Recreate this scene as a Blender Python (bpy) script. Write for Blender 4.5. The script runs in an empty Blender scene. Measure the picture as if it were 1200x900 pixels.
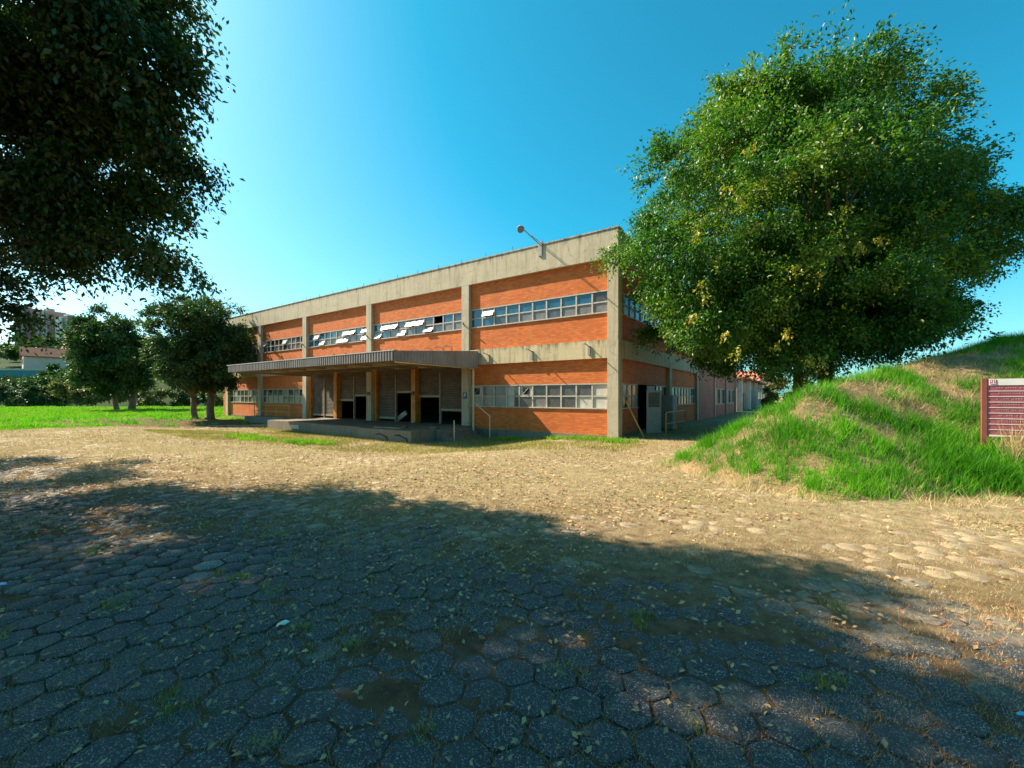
import bpy, bmesh, math, random
import numpy as np
from mathutils import Vector, Matrix, Quaternion
R = math.radians
rng = np.random.default_rng(7)
random.seed(7)
scene = bpy.context.scene
col = scene.collection

# ------------------------------------------------------------------ camera, sky, sun
EYE = 1.7
FPX = 496.0                       # focal length in pixels of a 1200 px wide picture
cam_d = bpy.data.cameras.new('camera')
cam_d.sensor_width = 36.0
cam_d.lens = FPX / 1200 * 36.0
cam_d.shift_y = 14 / 1200
cam_d.clip_start = 0.05
cam_d.clip_end = 6000
cam = bpy.data.objects.new('camera', cam_d)
col.objects.link(cam)
cam.location = (0, 0, EYE)
cam.rotation_euler = (R(90), 0, 0)
scene.camera = cam

U = Vector((-0.822, 0.569)).normalized()      # along the facade, away to the left
NRM = Vector((-U.y, U.x)) * -1                # placeholder, fixed below
NRM = Vector((-0.569, -0.822)).normalized()   # outward normal of the facade
to_sun = Vector((3.4 * U.x + 0.93 * NRM.x, 3.4 * U.y + 0.93 * NRM.y, 3.2)).normalized()
SUN_EL = math.asin(to_sun.z)
SUN_AZ = math.atan2(to_sun.x, to_sun.y)       # clockwise from +Y

world = bpy.data.worlds.new('World')
scene.world = world
world.use_nodes = True
wn = world.node_tree.nodes
wl = world.node_tree.links
bg = wn['Background']
sky = wn.new('ShaderNodeTexSky')
sky.sky_type = 'NISHITA'
sky.sun_disc = False
sky.sun_elevation = SUN_EL
sky.sun_rotation = SUN_AZ
sky.altitude = 600
sky.air_density = 1.0
sky.dust_density = 2.0
sky.ozone_density = 1.0
# deep cyan grade of the whole sky: less red in the clear blue, pale only towards the sun
sep = wn.new('ShaderNodeSeparateColor')
cmb = wn.new('ShaderNodeCombineColor')
wl.new(sky.outputs[0], sep.inputs[0])
def wmath(op, a, b):
    x = wn.new('ShaderNodeMath')
    x.operation = op
    for k_, v_ in enumerate((a, b)):
        if isinstance(v_, float): x.inputs[k_].default_value = v_
        else: wl.new(v_, x.inputs[k_])
    return x.outputs[0]
red = wmath('MAXIMUM', wmath('MULTIPLY', sep.outputs[0], 0.14), wmath('MULTIPLY', wmath('SUBTRACT', sep.outputs[0], 1.5), 0.95))
wl.new(red, cmb.inputs[0])
wl.new(wmath('MULTIPLY', sep.outputs[1], 1.18), cmb.inputs[1])
wl.new(wmath('MULTIPLY', sep.outputs[2], 1.20), cmb.inputs[2])
wl.new(cmb.outputs[0], bg.inputs[0])
bg.inputs[1].default_value = 0.068

sun_d = bpy.data.lights.new('sun', 'SUN')
sun_d.energy = 5.0
sun_d.angle = R(0.5)
sun_d.color = (1.0, 0.87, 0.67)
sun = bpy.data.objects.new('sun', sun_d)
col.objects.link(sun)
sun.rotation_euler = to_sun.to_track_quat('Z', 'Y').to_euler()
sun.location = (-30, 10, 40)

scene.view_settings.view_transform = 'Standard'
scene.view_settings.look = 'None'
scene.view_settings.exposure = 1.42
scene.view_settings.gamma = 1.0
scene.view_settings.use_curve_mapping = False
scene.render.engine = 'CYCLES'
scene.cycles.max_bounces = 8
scene.cycles.transparent_max_bounces = 8

# ------------------------------------------------------------------ material helpers
def S(c):
    """sRGB 0-255 to linear"""
    return tuple(((v / 255) / 12.92 if v / 255 <= 0.04045 else ((v / 255 + 0.055) / 1.055) ** 2.4) for v in c)

class NT:
    def __init__(s, name):
        s.m = bpy.data.materials.new(name)
        s.m.use_nodes = True
        s.n = s.m.node_tree.nodes
        s.l = s.m.node_tree.links
        s.b = s.n['Principled BSDF']
        s.out = s.n['Material Output']
    def node(s, t, **kw):
        x = s.n.new(t)
        for k, v in kw.items():
            setattr(x, k, v)
        return x
    def link(s, a, b):
        s.l.new(a, b)
    def coord(s, kind='Object'):
        return s.node('ShaderNodeTexCoord').outputs[kind]
    def noise(s, vec, scale, detail=4, rough=0.6, dist=0.0):
        x = s.node('ShaderNodeTexNoise')
        x.inputs['Scale'].default_value = scale
        x.inputs['Detail'].default_value = detail
        x.inputs['Roughness'].default_value = rough
        x.inputs['Distortion'].default_value = dist
        if vec is not None:
            s.link(vec, x.inputs['Vector'])
        return x.outputs['Fac']
    def scaled(s, vec, sc):
        x = s.node('ShaderNodeMapping')
        x.inputs['Scale'].default_value = sc
        s.link(vec, x.inputs['Vector'])
        return x.outputs[0]
    def ramp(s, fac, stops):
        x = s.node('ShaderNodeValToRGB')
        e = x.color_ramp.elements
        while len(e) < len(stops):
            e.new(0.5)
        for el, (p, c) in zip(e, stops):
            el.position = p
            el.color = (*c, 1) if len(c) == 3 else c
        s.link(fac, x.inputs[0])
        return x.outputs[0]
    def mix(s, fac, a, b, mode='MIX'):
        x = s.node('ShaderNodeMix', data_type='RGBA', blend_type=mode)
        for sock, v in ((x.inputs[0], fac), (x.inputs[6], a), (x.inputs[7], b)):
            if isinstance(v, (int, float)):
                sock.default_value = v
            elif isinstance(v, tuple):
                sock.default_value = (*v, 1) if len(v) == 3 else v
            else:
                s.link(v, sock)
        return x.outputs[2]
    def math(s, op, a, b=0.0, clamp=False):
        x = s.node('ShaderNodeMath', operation=op, use_clamp=clamp)
        for sock, v in ((x.inputs[0], a), (x.inputs[1], b)):
            if isinstance(v, (int, float)):
                sock.default_value = v
            else:
                s.link(v, sock)
        return x.outputs[0]
    def maprange(s, v, a, b, c=0.0, d=1.0):
        x = s.node('ShaderNodeMapRange')
        x.inputs[1].default_value = a
        x.inputs[2].default_value = b
        x.inputs[3].default_value = c
        x.inputs[4].default_value = d
        s.link(v, x.inputs[0])
        return x.outputs[0]
    def bump(s, h, strength=0.4, dist=0.02):
        x = s.node('ShaderNodeBump')
        x.inputs['Strength'].default_value = strength
        x.inputs['Distance'].default_value = dist
        s.link(h, x.inputs['Height'])
        s.link(x.outputs[0], s.b.inputs['Normal'])
    def base(s, c):
        if isinstance(c, tuple):
            s.b.inputs['Base Color'].default_value = (*c, 1)
        else:
            s.link(c, s.b.inputs['Base Color'])
    def rough(s, v):
        if isinstance(v, (int, float)):
            s.b.inputs['Roughness'].default_value = v
        else:
            s.link(v, s.b.inputs['Roughness'])

def simple(name, c, rough=0.7, var=0.25, scale=6.0, metal=0.0, bump=0.0, coord='Object', dirt=None):
    t = NT(name)
    co = t.coord(coord)
    n = t.noise(co, scale, 6, 0.65)
    lo = tuple(v * (1 - var) for v in c)
    hi = tuple(min(1, v * (1 + var)) for v in c)
    cc = t.ramp(n, [(0.3, lo), (0.7, hi)])
    if dirt:
        n2 = t.noise(co, scale * 0.35, 5, 0.7)
        cc = t.mix(t.maprange(n2, 0.5, 0.72), cc, dirt)
    t.base(cc)
    t.rough(rough)
    t.b.inputs['Metallic'].default_value = metal
    if bump:
        t.bump(t.noise(co, scale * 5, 4, 0.7), bump, 0.01)
    return t.m

def leaf_mat(name, cols, rough=0.42, trans=0.3, tcol=None, spec=0.5, vscale=0.6):
    t = NT(name)
    geo = t.node('ShaderNodeNewGeometry')
    stops = [(i / max(1, len(cols) - 1), c) for i, c in enumerate(cols)]
    big = t.noise(t.coord('Object'), vscale, 2, 0.5)
    f = t.math('ADD', t.math('MULTIPLY', geo.outputs['Random Per Island'], 0.6), t.maprange(big, 0.3, 0.7, -0.1, 0.5), True)
    c = t.ramp(f, stops)
    t.base(c)
    t.rough(rough)
    t.b.inputs['Specular IOR Level'].default_value = spec
    tr = t.node('ShaderNodeBsdfTranslucent')
    tc = t.mix(1.0, c, tcol or (1.3, 1.6, 0.6), 'MULTIPLY')
    t.link(tc, tr.inputs[0])
    mx = t.node('ShaderNodeMixShader')
    mx.inputs[0].default_value = trans
    t.link(t.b.outputs[0], mx.inputs[1])
    t.link(tr.outputs[0], mx.inputs[2])
    t.link(mx.outputs[0], t.out.inputs[0])
    return t.m

M = {}

def concrete(name, c, stain=0.5, top=None):
    t = NT(name)
    co = t.coord('Object')
    n = t.noise(co, 1.1, 7, 0.65)
    fine = t.noise(co, 30, 3, 0.6)
    cc = t.ramp(n, [(0.25, tuple(v * 0.72 for v in c)), (0.5, c), (0.8, tuple(min(1, v * 1.18) for v in c))])
    cc = t.mix(0.25, cc, t.ramp(fine, [(0.3, tuple(v * 0.7 for v in c)), (0.7, tuple(min(1, v * 1.2) for v in c))]))
    st = t.noise(t.scaled(co, (5.0, 5.0, 0.35)), 1.0, 5, 0.7)
    cc = t.mix(t.math('MULTIPLY', t.maprange(st, 0.5, 0.75), stain), cc, tuple(v * 0.38 for v in c))
    # horizontal shutter-board lifts
    w = t.node('ShaderNodeTexWave', wave_type='BANDS', bands_direction='Z')
    w.inputs['Scale'].default_value = 0.55
    w.inputs['Distortion'].default_value = 1.0
    t.link(co, w.inputs[0])
    cc = t.mix(t.maprange(w.outputs['Fac'], 0.95, 1.0, 0, 0.16), cc, tuple(v * 0.7 for v in c))
    if top:
        sz = t.node('ShaderNodeSeparateXYZ')
        t.link(co, sz.inputs[0])
        dr = t.noise(t.scaled(co, (3.2, 3.2, 0.12)), 1.0, 6, 0.75)
        up_ = t.math('SUBTRACT', t.maprange(sz.outputs[2], top[0], top[1], 0.0, 0.42), 0.30)
        cc = t.mix(t.maprange(t.math('ADD', dr, up_), 0.55, 0.72, 0, 0.8), cc, tuple(v * 0.2 for v in c))
        crk = t.node('ShaderNodeTexVoronoi', feature='DISTANCE_TO_EDGE')
        crk.inputs['Scale'].default_value = 0.55
        wob = t.node('ShaderNodeVectorMath', operation='ADD')
        t.link(co, wob.inputs[0])
        nz = t.node('ShaderNodeTexNoise')
        nz.inputs['Scale'].default_value = 1.6
        t.link(co, nz.inputs['Vector'])
        t.link(nz.outputs['Color'], wob.inputs[1])
        t.link(wob.outputs[0], crk.inputs['Vector'])
        cc = t.mix(t.maprange(crk.outputs['Distance'], 0.0, 0.012, 0.55, 0.0), cc, tuple(v * 0.4 for v in c))
    t.base(cc)
    t.b.inputs['Specular IOR Level'].default_value = 0.2
    t.rough(0.88)
    t.bump(t.math('ADD', n, t.math('MULTIPLY', fine, 0.4)), 0.5, 0.03)
    return t.m

M['concrete'] = concrete('weathered_concrete', (0.48, 0.405, 0.285), 0.85, (6.2, 8.6))
M['parapet'] = concrete('rain_streaked_parapet', (0.50, 0.42, 0.295), 0.8, (7.5, 8.45))
M['concrete_stained'] = concrete('streaked_concrete', (0.55, 0.45, 0.28), 0.9, (3.3, 4.0))
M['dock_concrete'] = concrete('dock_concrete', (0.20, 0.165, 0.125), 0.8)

def brick(name, c1, c2, mortar):
    t = NT(name)
    co = t.coord('Object')
    sp = t.node('ShaderNodeSeparateXYZ')
    t.link(co, sp.inputs[0])
    cb = t.node('ShaderNodeCombineXYZ')
    t.link(t.math('ADD', sp.outputs[0], sp.outputs[1]), cb.inputs[0])
    t.link(sp.outputs[2], cb.inputs[1])
    b = t.node('ShaderNodeTexBrick')
    t.link(cb.outputs[0], b.inputs['Vector'])
    b.inputs['Scale'].default_value = 1.0
    b.inputs['Brick Width'].default_value = 0.24
    b.inputs['Row Height'].default_value = 0.075
    b.inputs['Mortar Size'].default_value = 0.011
    b.inputs['Mortar Smooth'].default_value = 0.2
    b.inputs['Bias'].default_value = 0.0
    b.inputs['Color1'].default_value = (*c1, 1)
    b.inputs['Color2'].default_value = (*c2, 1)
    b.inputs['Mortar'].default_value = (*mortar, 1)
    n = t.noise(co, 0.8, 6, 0.7)
    cc = t.mix(t.maprange(n, 0.45, 0.8, 0, 0.6), b.outputs['Color'], tuple(v * 0.5 for v in c1))
    st = t.noise(t.scaled(co, (3.0, 3.0, 0.25)), 1.0, 5, 0.7)
    cc = t.mix(t.maprange(st, 0.52, 0.75, 0, 0.45), cc, tuple(v * 0.45 for v in c1))
    n2 = t.noise(co, 0.55, 7, 0.75, 0.6)
    cc = t.mix(t.maprange(n2, 0.66, 0.74, 0, 0.45), cc, (0.55, 0.42, 0.33))
    t.base(cc)
    t.rough(0.85)
    t.bump(b.outputs['Fac'], -0.5, 0.02)
    return t.m

M['brick'] = brick('orange_brick', (0.76, 0.175, 0.015), (0.52, 0.088, 0.008), (0.36, 0.14, 0.055))
M['pink_brick'] = brick('pink_brick', (0.36, 0.13, 0.085), (0.30, 0.105, 0.07), (0.36, 0.2, 0.15))
M['frame'] = simple('painted_window_frame', (0.42, 0.37, 0.31), 0.6, 0.25, 9)
M['white_panel'] = simple('white_infill_panel', (0.45, 0.41, 0.35), 0.7, 0.2, 5)
M['sash'] = simple('white_sash', (0.52, 0.49, 0.43), 0.35, 0.1, 5)
M['orange'] = simple('orange_steel', (0.52, 0.19, 0.02), 0.55, 0.3, 4, dirt=(0.16, 0.07, 0.03))
M['yellow'] = simple('yellow_rail_paint', (0.62, 0.30, 0.03), 0.5, 0.2, 8, dirt=(0.2, 0.1, 0.04))
M['cream_pipe'] = simple('cream_pipe_paint', (0.62, 0.50, 0.30), 0.55, 0.2, 8)
M['shutter'] = simple('dusty_shutter_steel', (0.14, 0.10, 0.07), 0.65, 0.35, 3, dirt=(0.07, 0.05, 0.035))
M['shutter_rail'] = simple('pale_shutter_rail', (0.30, 0.23, 0.15), 0.6, 0.3, 6)
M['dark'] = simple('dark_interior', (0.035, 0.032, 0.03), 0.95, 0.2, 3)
M['black'] = simple('black_void', (0.012, 0.012, 0.012), 0.8, 0.2, 3)
M['steel'] = simple('galvanised_steel', (0.38, 0.37, 0.36), 0.5, 0.2, 8, metal=0.4)
M['dark_steel'] = simple('dark_steel', (0.06, 0.05, 0.05), 0.55, 0.3, 8)
M['white_paint'] = simple('white_paint', (0.72, 0.70, 0.66), 0.5, 0.12, 6, dirt=(0.45, 0.40, 0.33))
M['grey_paint'] = simple('grey_paint', (0.26, 0.25, 0.25), 0.6, 0.2, 5)
M['blue_plate'] = simple('blue_plate', (0.02, 0.09, 0.24), 0.5, 0.15, 8)
M['roofing'] = simple('roof_felt', (0.16, 0.14, 0.12), 0.9, 0.3, 1.5)

def fascia_mat():
    t = NT('grey_fascia_sheet')
    co = t.coord('Object')
    st = t.noise(t.scaled(co, (6, 6, 0.4)), 1.0, 5, 0.7)
    n = t.noise(co, 0.7, 4, 0.6)
    c = t.ramp(n, [(0.3, (0.19, 0.165, 0.15)), (0.7, (0.30, 0.27, 0.26))])
    c = t.mix(t.maprange(st, 0.5, 0.75, 0, 0.6), c, (0.16, 0.10, 0.065))
    t.base(c)
    t.rough(0.55)
    t.b.inputs['Metallic'].default_value = 0.15
    return t.m
M['fascia'] = fascia_mat()

def pane(name, c, rough=0.06):
    t = NT(name)
    co = t.node('ShaderNodeNewGeometry').outputs['Position']
    n = t.noise(co, 3.0, 5, 0.7)
    t.base(t.ramp(n, [(0.35, tuple(v * 0.7 for v in c)), (0.7, tuple(v * 1.3 for v in c))]))
    t.rough(rough)
    t.b.inputs['Specular IOR Level'].default_value = 0.8
    return t.m
M['pane_dark'] = pane('dark_glass', (0.02, 0.03, 0.04))
M['pane_blue'] = pane('blue_tinted_glass', (0.02, 0.10, 0.16), 0.1)
M['pane_grey'] = pane('dusty_grey_glass', (0.17, 0.155, 0.14), 0.3)
M['pane_mid'] = pane('grimy_glass', (0.075, 0.07, 0.07), 0.2)

# ------------------------------------------------------------------ object helpers
def tag(o, label=None, cat=None, group=None, kind=None):
    if label: o['label'] = label
    if cat: o['category'] = cat
    if group: o['group'] = group
    if kind: o['kind'] = kind
    return o

def empty(name, loc, rz=0.0):
    o = bpy.data.objects.new(name, None)
    o.empty_display_size = 0.3
    col.objects.link(o)
    o.location = loc
    o.rotation_euler = (0, 0, rz)
    return o

def link_mesh(name, me, mat, parent=None, loc=None, rot=None):
    o = bpy.data.objects.new(name, me)
    if mat is not None and not me.materials:
        me.materials.append(mat)
    col.objects.link(o)
    if parent is not None:
        o.parent = parent
    if loc is not None:
        o.location = loc
    if rot is not None:
        o.rotation_euler = rot
    return o

class MB:
    def __init__(s):
        s.v = []
        s.f = []
    def box(s, x0, x1, y0, y1, z0, z1, mtx=None):
        i = len(s.v)
        p = [(x0, y0, z0), (x1, y0, z0), (x1, y1, z0), (x0, y1, z0), (x0, y0, z1), (x1, y0, z1), (x1, y1, z1), (x0, y1, z1)]
        if mtx is not None:
            p = [tuple(mtx @ Vector(q)) for q in p]
        s.v += p
        for f in ((3, 2, 1, 0), (4, 5, 6, 7), (0, 1, 5, 4), (1, 2, 6, 5), (2, 3, 7, 6), (3, 0, 4, 7)):
            s.f.append(tuple(i + k for k in f))
        return s
    def tube(s, pts, rad, n=8, caps=True):
        pts = [Vector(p) for p in pts]
        if isinstance(rad, (int, float)):
            rad = [rad] * len(pts)
        base = len(s.v)
        prev = None
        for k, p in enumerate(pts):
            d = (pts[min(k + 1, len(pts) - 1)] - pts[max(k - 1, 0)]).normalized()
            if prev is None:
                a = d.orthogonal().normalized()
            else:
                a = (prev - d * prev.dot(d)).normalized()
            prev = a
            b = d.cross(a)
            for j in range(n):
                t = 2 * math.pi * j / n
                s.v.append(tuple(p + (a * math.cos(t) + b * math.sin(t)) * rad[k]))
        for k in range(len(pts) - 1):
            for j in range(n):
                a0 = base + k * n + j
                a1 = base + k * n + (j + 1) % n
                s.f.append((a0, a1, a1 + n, a0 + n))
        if caps:
            s.f.append(tuple(base + j for j in reversed(range(n))))
            s.f.append(tuple(base + (len(pts) - 1) * n + j for j in range(n)))
        return s
    def poly(s, pts):
        i = len(s.v)
        s.v += [tuple(p) for p in pts]
        s.f.append(tuple(range(i, i + len(pts))))
        return s
    def prism(s, pts, vec):
        """closed solid: polygon pts extruded by vec"""
        i = len(s.v)
        n = len(pts)
        v = Vector(vec)
        s.v += [tuple(p) for p in pts] + [tuple(Vector(p) + v) for p in pts]
        s.f.append(tuple(i + k for k in reversed(range(n))))
        s.f.append(tuple(i + n + k for k in range(n)))
        for k in range(n):
            a, b = i + k, i + (k + 1) % n
            s.f.append((a, b, b + n, a + n))
        return s
    def mesh(s, name, fix=True, smooth=False):
        me = bpy.data.meshes.new(name)
        me.from_pydata(s.v, [], s.f)
        if fix:
            bm = bmesh.new()
            bm.from_mesh(me)
            bmesh.ops.recalc_face_normals(bm, faces=bm.faces)
            bm.to_mesh(me)
            bm.free()
        if smooth:
            me.polygons.foreach_set('use_smooth', [True] * len(me.polygons))
        me.update()
        return me
    def build(s, name, mat, parent=None, loc=None, rot=None, smooth=False, fix=True):
        return link_mesh(name, s.mesh(name, fix, smooth), mat, parent, loc, rot)

def np_mesh(name, verts, faces_flat, sizes, smooth=False):
    me = bpy.data.meshes.new(name)
    nv = len(verts)
    me.vertices.add(nv)
    me.vertices.foreach_set('co', np.ascontiguousarray(verts, dtype=np.float32).ravel())
    nl = len(faces_flat)
    me.loops.add(nl)
    me.loops.foreach_set('vertex_index', np.ascontiguousarray(faces_flat, dtype=np.int32))
    npoly = len(sizes)
    me.polygons.add(npoly)
    starts = np.concatenate(([0], np.cumsum(sizes)[:-1])).astype(np.int32)
    me.polygons.foreach_set('loop_start', starts)
    me.polygons.foreach_set('loop_total', np.asarray(sizes, dtype=np.int32))
    if smooth:
        me.polygons.foreach_set('use_smooth', np.ones(npoly, dtype=bool))
    me.update(calc_edges=True)
    return me

# value noise
_perm = rng.random((256, 256))
def vnoise(x, y):
    xi = np.floor(x).astype(int); yi = np.floor(y).astype(int)
    fx = x - xi; fy = y - yi
    fx = fx * fx * (3 - 2 * fx); fy = fy * fy * (3 - 2 * fy)
    g = lambda a, b: _perm[a & 255, b & 255]
    return (g(xi, yi) * (1 - fx) + g(xi + 1, yi) * fx) * (1 - fy) + (g(xi, yi + 1) * (1 - fx) + g(xi + 1, yi + 1) * fx) * fy
def fbm(x, y, o=4):
    s = 0; a = 1; t = 0
    for k in range(o):
        s = s + a * vnoise(x * 2 ** k + 17.3 * k, y * 2 ** k + 5.1 * k); t += a; a *= 0.5
    return s / t
def ss(a, b, x):
    t = np.clip((np.asarray(x, dtype=float) - a) / (b - a), 0, 1)
    return t * t * (3 - 2 * t)

# ------------------------------------------------------------------ terrain
C0 = (4.24, 16.9)                     # the near corner of the factory
AX = (-U.x, -U.y)                     # building +x  (towards the right)
AY = (-NRM.x, -NRM.y)                 # building +y  (into the building)
def to_local(x, y):
    dx = np.asarray(x) - C0[0]; dy = np.asarray(y) - C0[1]
    return dx * AX[0] + dy * AX[1], dx * AY[0] + dy * AY[1]
def to_world(xl, yl, z=0.0):
    return Vector((C0[0] + AX[0] * xl + AY[0] * yl, C0[1] + AX[1] * xl + AY[1] * yl, z))
ROTZ = math.atan2(AX[1], AX[0])

def ground_z(x, y):
    x = np.asarray(x, dtype=float); y = np.asarray(y, dtype=float)
    xl, yl = to_local(x, y)
    z = -0.30 * ss(0.8, 5.0, -xl) * ss(-12, -5, yl) * (1 - ss(27, 36, -xl))
    yy = np.maximum(y, 1e-3)
    left = ss(-0.45, -0.75, x / yy) * (y > 5)
    hill = -2.2 * ss(66, 80, y) + 10.5 * ss(80, 122, y) + 37 * ss(140, 400, y) + 20 * ss(400, 900, y)
    z = z + hill * left
    z = z + (fbm(x * 0.35, y * 0.35, 2) - 0.5) * 0.05 * ss(3, 10, y)
    return z

MOUND_FOOT = np.array([(3.9, 10.4), (4.3, 7.9), (5.3, 6.9), (7.0, 6.9), (8.9, 7.3), (12, 7.0), (18, 6.2), (34, 5.0),
                       (42, 14), (42, 40), (30, 44), (20, 33), (15.8, 24.0), (11.9, 18.5), (8.7, 14.6), (5.9, 11.9)])
def sdist(x, y, P):
    x = np.asarray(x, dtype=float); y = np.asarray(y, dtype=float)
    d = np.full(x.shape, 1e9); ins = np.zeros(x.shape, bool)
    n = len(P)
    for i in range(n):
        a = P[i]; b = P[(i + 1) % n]
        e = b - a
        t = np.clip(((x - a[0]) * e[0] + (y - a[1]) * e[1]) / (e @ e), 0, 1)
        d = np.minimum(d, np.hypot(x - a[0] - t * e[0], y - a[1] - t * e[1]))
        c = (a[1] > y) != (b[1] > y)
        with np.errstate(divide='ignore', invalid='ignore'):
            xi = e[0] * (y - a[1]) / (e[1] if e[1] else 1e-9) + a[0]
        ins ^= c & (x < xi)
    return np.where(ins, d, -d)
def mound_z(x, y):
    d = sdist(x, y, MOUND_FOOT)
    d = d + (fbm(np.asarray(x) * 0.5 + 9, np.asarray(y) * 0.5, 3) - 0.5) * 0.5
    dd = np.maximum(d, 0)
    h = 4.15 * (1 - np.exp(-(dd / 4.0) ** 1.15))
    h = h + (fbm(np.asarray(x) * 0.8, np.asarray(y) * 0.8, 3) - 0.5) * 0.22 * ss(0.3, 2, dd)
    return np.where(d > 0, h, d * 0.35)
def surf_z(x, y):
    return np.maximum(ground_z(x, y), mound_z(x, y))

# ground sheet: rings round the camera out to the horizon
ang = np.concatenate((np.linspace(-58, 58, 190), np.linspace(58, 302, 40)[1:-1]))
ang = np.radians(ang)
rad = np.concatenate(([0.0], np.geomspace(1.0, 34, 205)[:-1], np.geomspace(34, 4000, 90)))
gx = np.outer(rad, np.sin(ang)); gy = np.outer(rad, np.cos(ang))
gz = ground_z(gx, gy) - 0.012
yard_m = ss(1.2, 2.5, gy) * (1 - ss(24, 32, gy))
gz = gz + yard_m * ((fbm(gx * 1.7, gy * 1.7, 3) - 0.5) * 0.016 + (fbm(gx * 6, gy * 6, 2) - 0.5) * 0.008 + 0.010)
na, nr = len(ang), len(rad)
i0 = np.arange(nr - 1)[:, None] * na + np.arange(na)[None, :]
i1 = np.arange(nr - 1)[:, None] * na + (np.arange(na)[None, :] + 1) % na
q = np.stack((i0, i0 + na, i1 + na, i1), -1).reshape(-1, 4)
me = np_mesh('ground', np.stack((gx, gy, gz), -1).reshape(-1, 3), q[:, ::-1].ravel(), np.full(len(q), 4), True)

# lawn area (world polygon); everything left and behind is grass too
LAWN = np.array([(-90, 20.5), (-26, 20.8), (-24.5, 23.2), (-22.5, 26.5), (-20.5, 29.5), (-17, 31), (-15, 34), (-22, 40), (-30, 62), (-60, 76), (-140, 84), (-200, 60)])

def ground_material():
    t = NT('dirt_and_dry_grass')
    co = t.coord('Object')
    n1 = t.noise(co, 0.45, 6, 0.65)
    n2 = t.noise(co, 5.0, 6, 0.7)
    n3 = t.noise(co, 40, 4, 0.7)
    c = t.ramp(n2, [(0.28, (0.20, 0.142, 0.082)), (0.5, (0.43, 0.335, 0.18)), (0.72, (0.60, 0.49, 0.28))])
    c = t.mix(t.maprange(n3, 0.4, 0.65, 0, 0.55), c, (0.13, 0.09, 0.05))
    c = t.mix(t.maprange(n1, 0.5, 0.68, 0, 0.55), c, (0.22, 0.19, 0.06))
    # far land turns to grass and scrub
    sp = t.node('ShaderNodeSeparateXYZ')
    t.link(co, sp.inputs[0])
    # soil colour painted dark where the near tree's shade falls, sandier in the open
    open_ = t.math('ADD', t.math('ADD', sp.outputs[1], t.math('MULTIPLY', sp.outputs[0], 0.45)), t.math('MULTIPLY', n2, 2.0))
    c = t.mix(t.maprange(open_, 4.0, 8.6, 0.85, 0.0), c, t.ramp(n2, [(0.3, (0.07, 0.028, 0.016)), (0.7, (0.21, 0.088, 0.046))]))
    grain = t.noise(co, 210, 3, 0.75)
    c = t.mix(t.maprange(grain, 0.38, 0.62, 0.55, 0.0), c, (0.045, 0.03, 0.02))
    clod = t.noise(co, 70, 4, 0.8)
    c = t.mix(t.maprange(clod, 0.58, 0.7, 0.0, 0.6), c, (0.36, 0.25, 0.15))
    far = t.maprange(sp.outputs[1], 24, 34)
    lft = t.maprange(sp.outputs[0], -14, -20)
    g = t.ramp(t.noise(co, 1.2, 6, 0.7), [(0.3, (0.05, 0.12, 0.012)), (0.65, (0.14, 0.25, 0.02))])
    scrub = t.ramp(t.noise(co, 0.06, 6, 0.7), [(0.35, (0.012, 0.03, 0.008)), (0.65, (0.035, 0.055, 0.018))])
    g = t.mix(t.maprange(sp.outputs[1], 66, 84), g, scrub)
    c = t.mix(t.math('MULTIPLY', far, lft), c, g)
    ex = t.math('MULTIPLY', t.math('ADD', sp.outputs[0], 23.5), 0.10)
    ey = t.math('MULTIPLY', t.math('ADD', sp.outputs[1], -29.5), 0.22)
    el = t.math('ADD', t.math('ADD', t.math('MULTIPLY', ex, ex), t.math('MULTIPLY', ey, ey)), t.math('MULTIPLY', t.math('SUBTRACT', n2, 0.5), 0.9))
    c = t.mix(t.maprange(el, 0.6, 1.1, 0.9, 0.0), c, t.ramp(n2, [(0.3, (0.06, 0.034, 0.02)), (0.7, (0.17, 0.10, 0.055))]))  # bare earth ellipse painted dark to stand in for the lawn trees' shadow
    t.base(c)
    t.rough(0.95)
    t.b.inputs['Specular IOR Level'].default_value = 0.05
    t.bump(t.math('ADD', n2, t.math('MULTIPLY', t.math('ADD', n3, grain), 0.5)), 0.8, 0.025)
    return t.m
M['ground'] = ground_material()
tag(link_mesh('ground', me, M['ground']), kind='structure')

# mound
mx = np.arange(2.8, 44, 0.22); my = np.arange(4.0, 45, 0.22)
X, Y = np.meshgrid(mx, my)
Z = mound_z(X, Y)
idx = np.arange(X.size).reshape(X.shape)
q = np.stack((idx[:-1, :-1], idx[:-1, 1:], idx[1:, 1:], idx[1:, :-1]), -1).reshape(-1, 4)
keep = (Z.ravel()[q].max(1) > -0.15)
q = q[keep]
me = np_mesh('earth_mound', np.stack((X, Y, Z), -1).reshape(-1, 3), q.ravel(), np.full(len(q), 4), True)
def mound_material():
    t = NT('mound_earth')
    co = t.coord('Object')
    n1 = t.noise(co, 1.3, 6, 0.7)
    n2 = t.noise(co, 14, 5, 0.7)
    c = t.ramp(n1, [(0.3, (0.06, 0.085, 0.02)), (0.5, (0.22, 0.14, 0.06)), (0.7, (0.40, 0.235, 0.12))])
    c = t.mix(t.maprange(n2, 0.4, 0.65, 0, 0.6), c, (0.16, 0.11, 0.05))
    t.base(c); t.rough(0.95)
    t.bump(n2, 0.9, 0.06)
    return t.m
M['mound'] = mound_material()
tag(link_mesh('mound', me, M['mound']), kind='structure')

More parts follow.
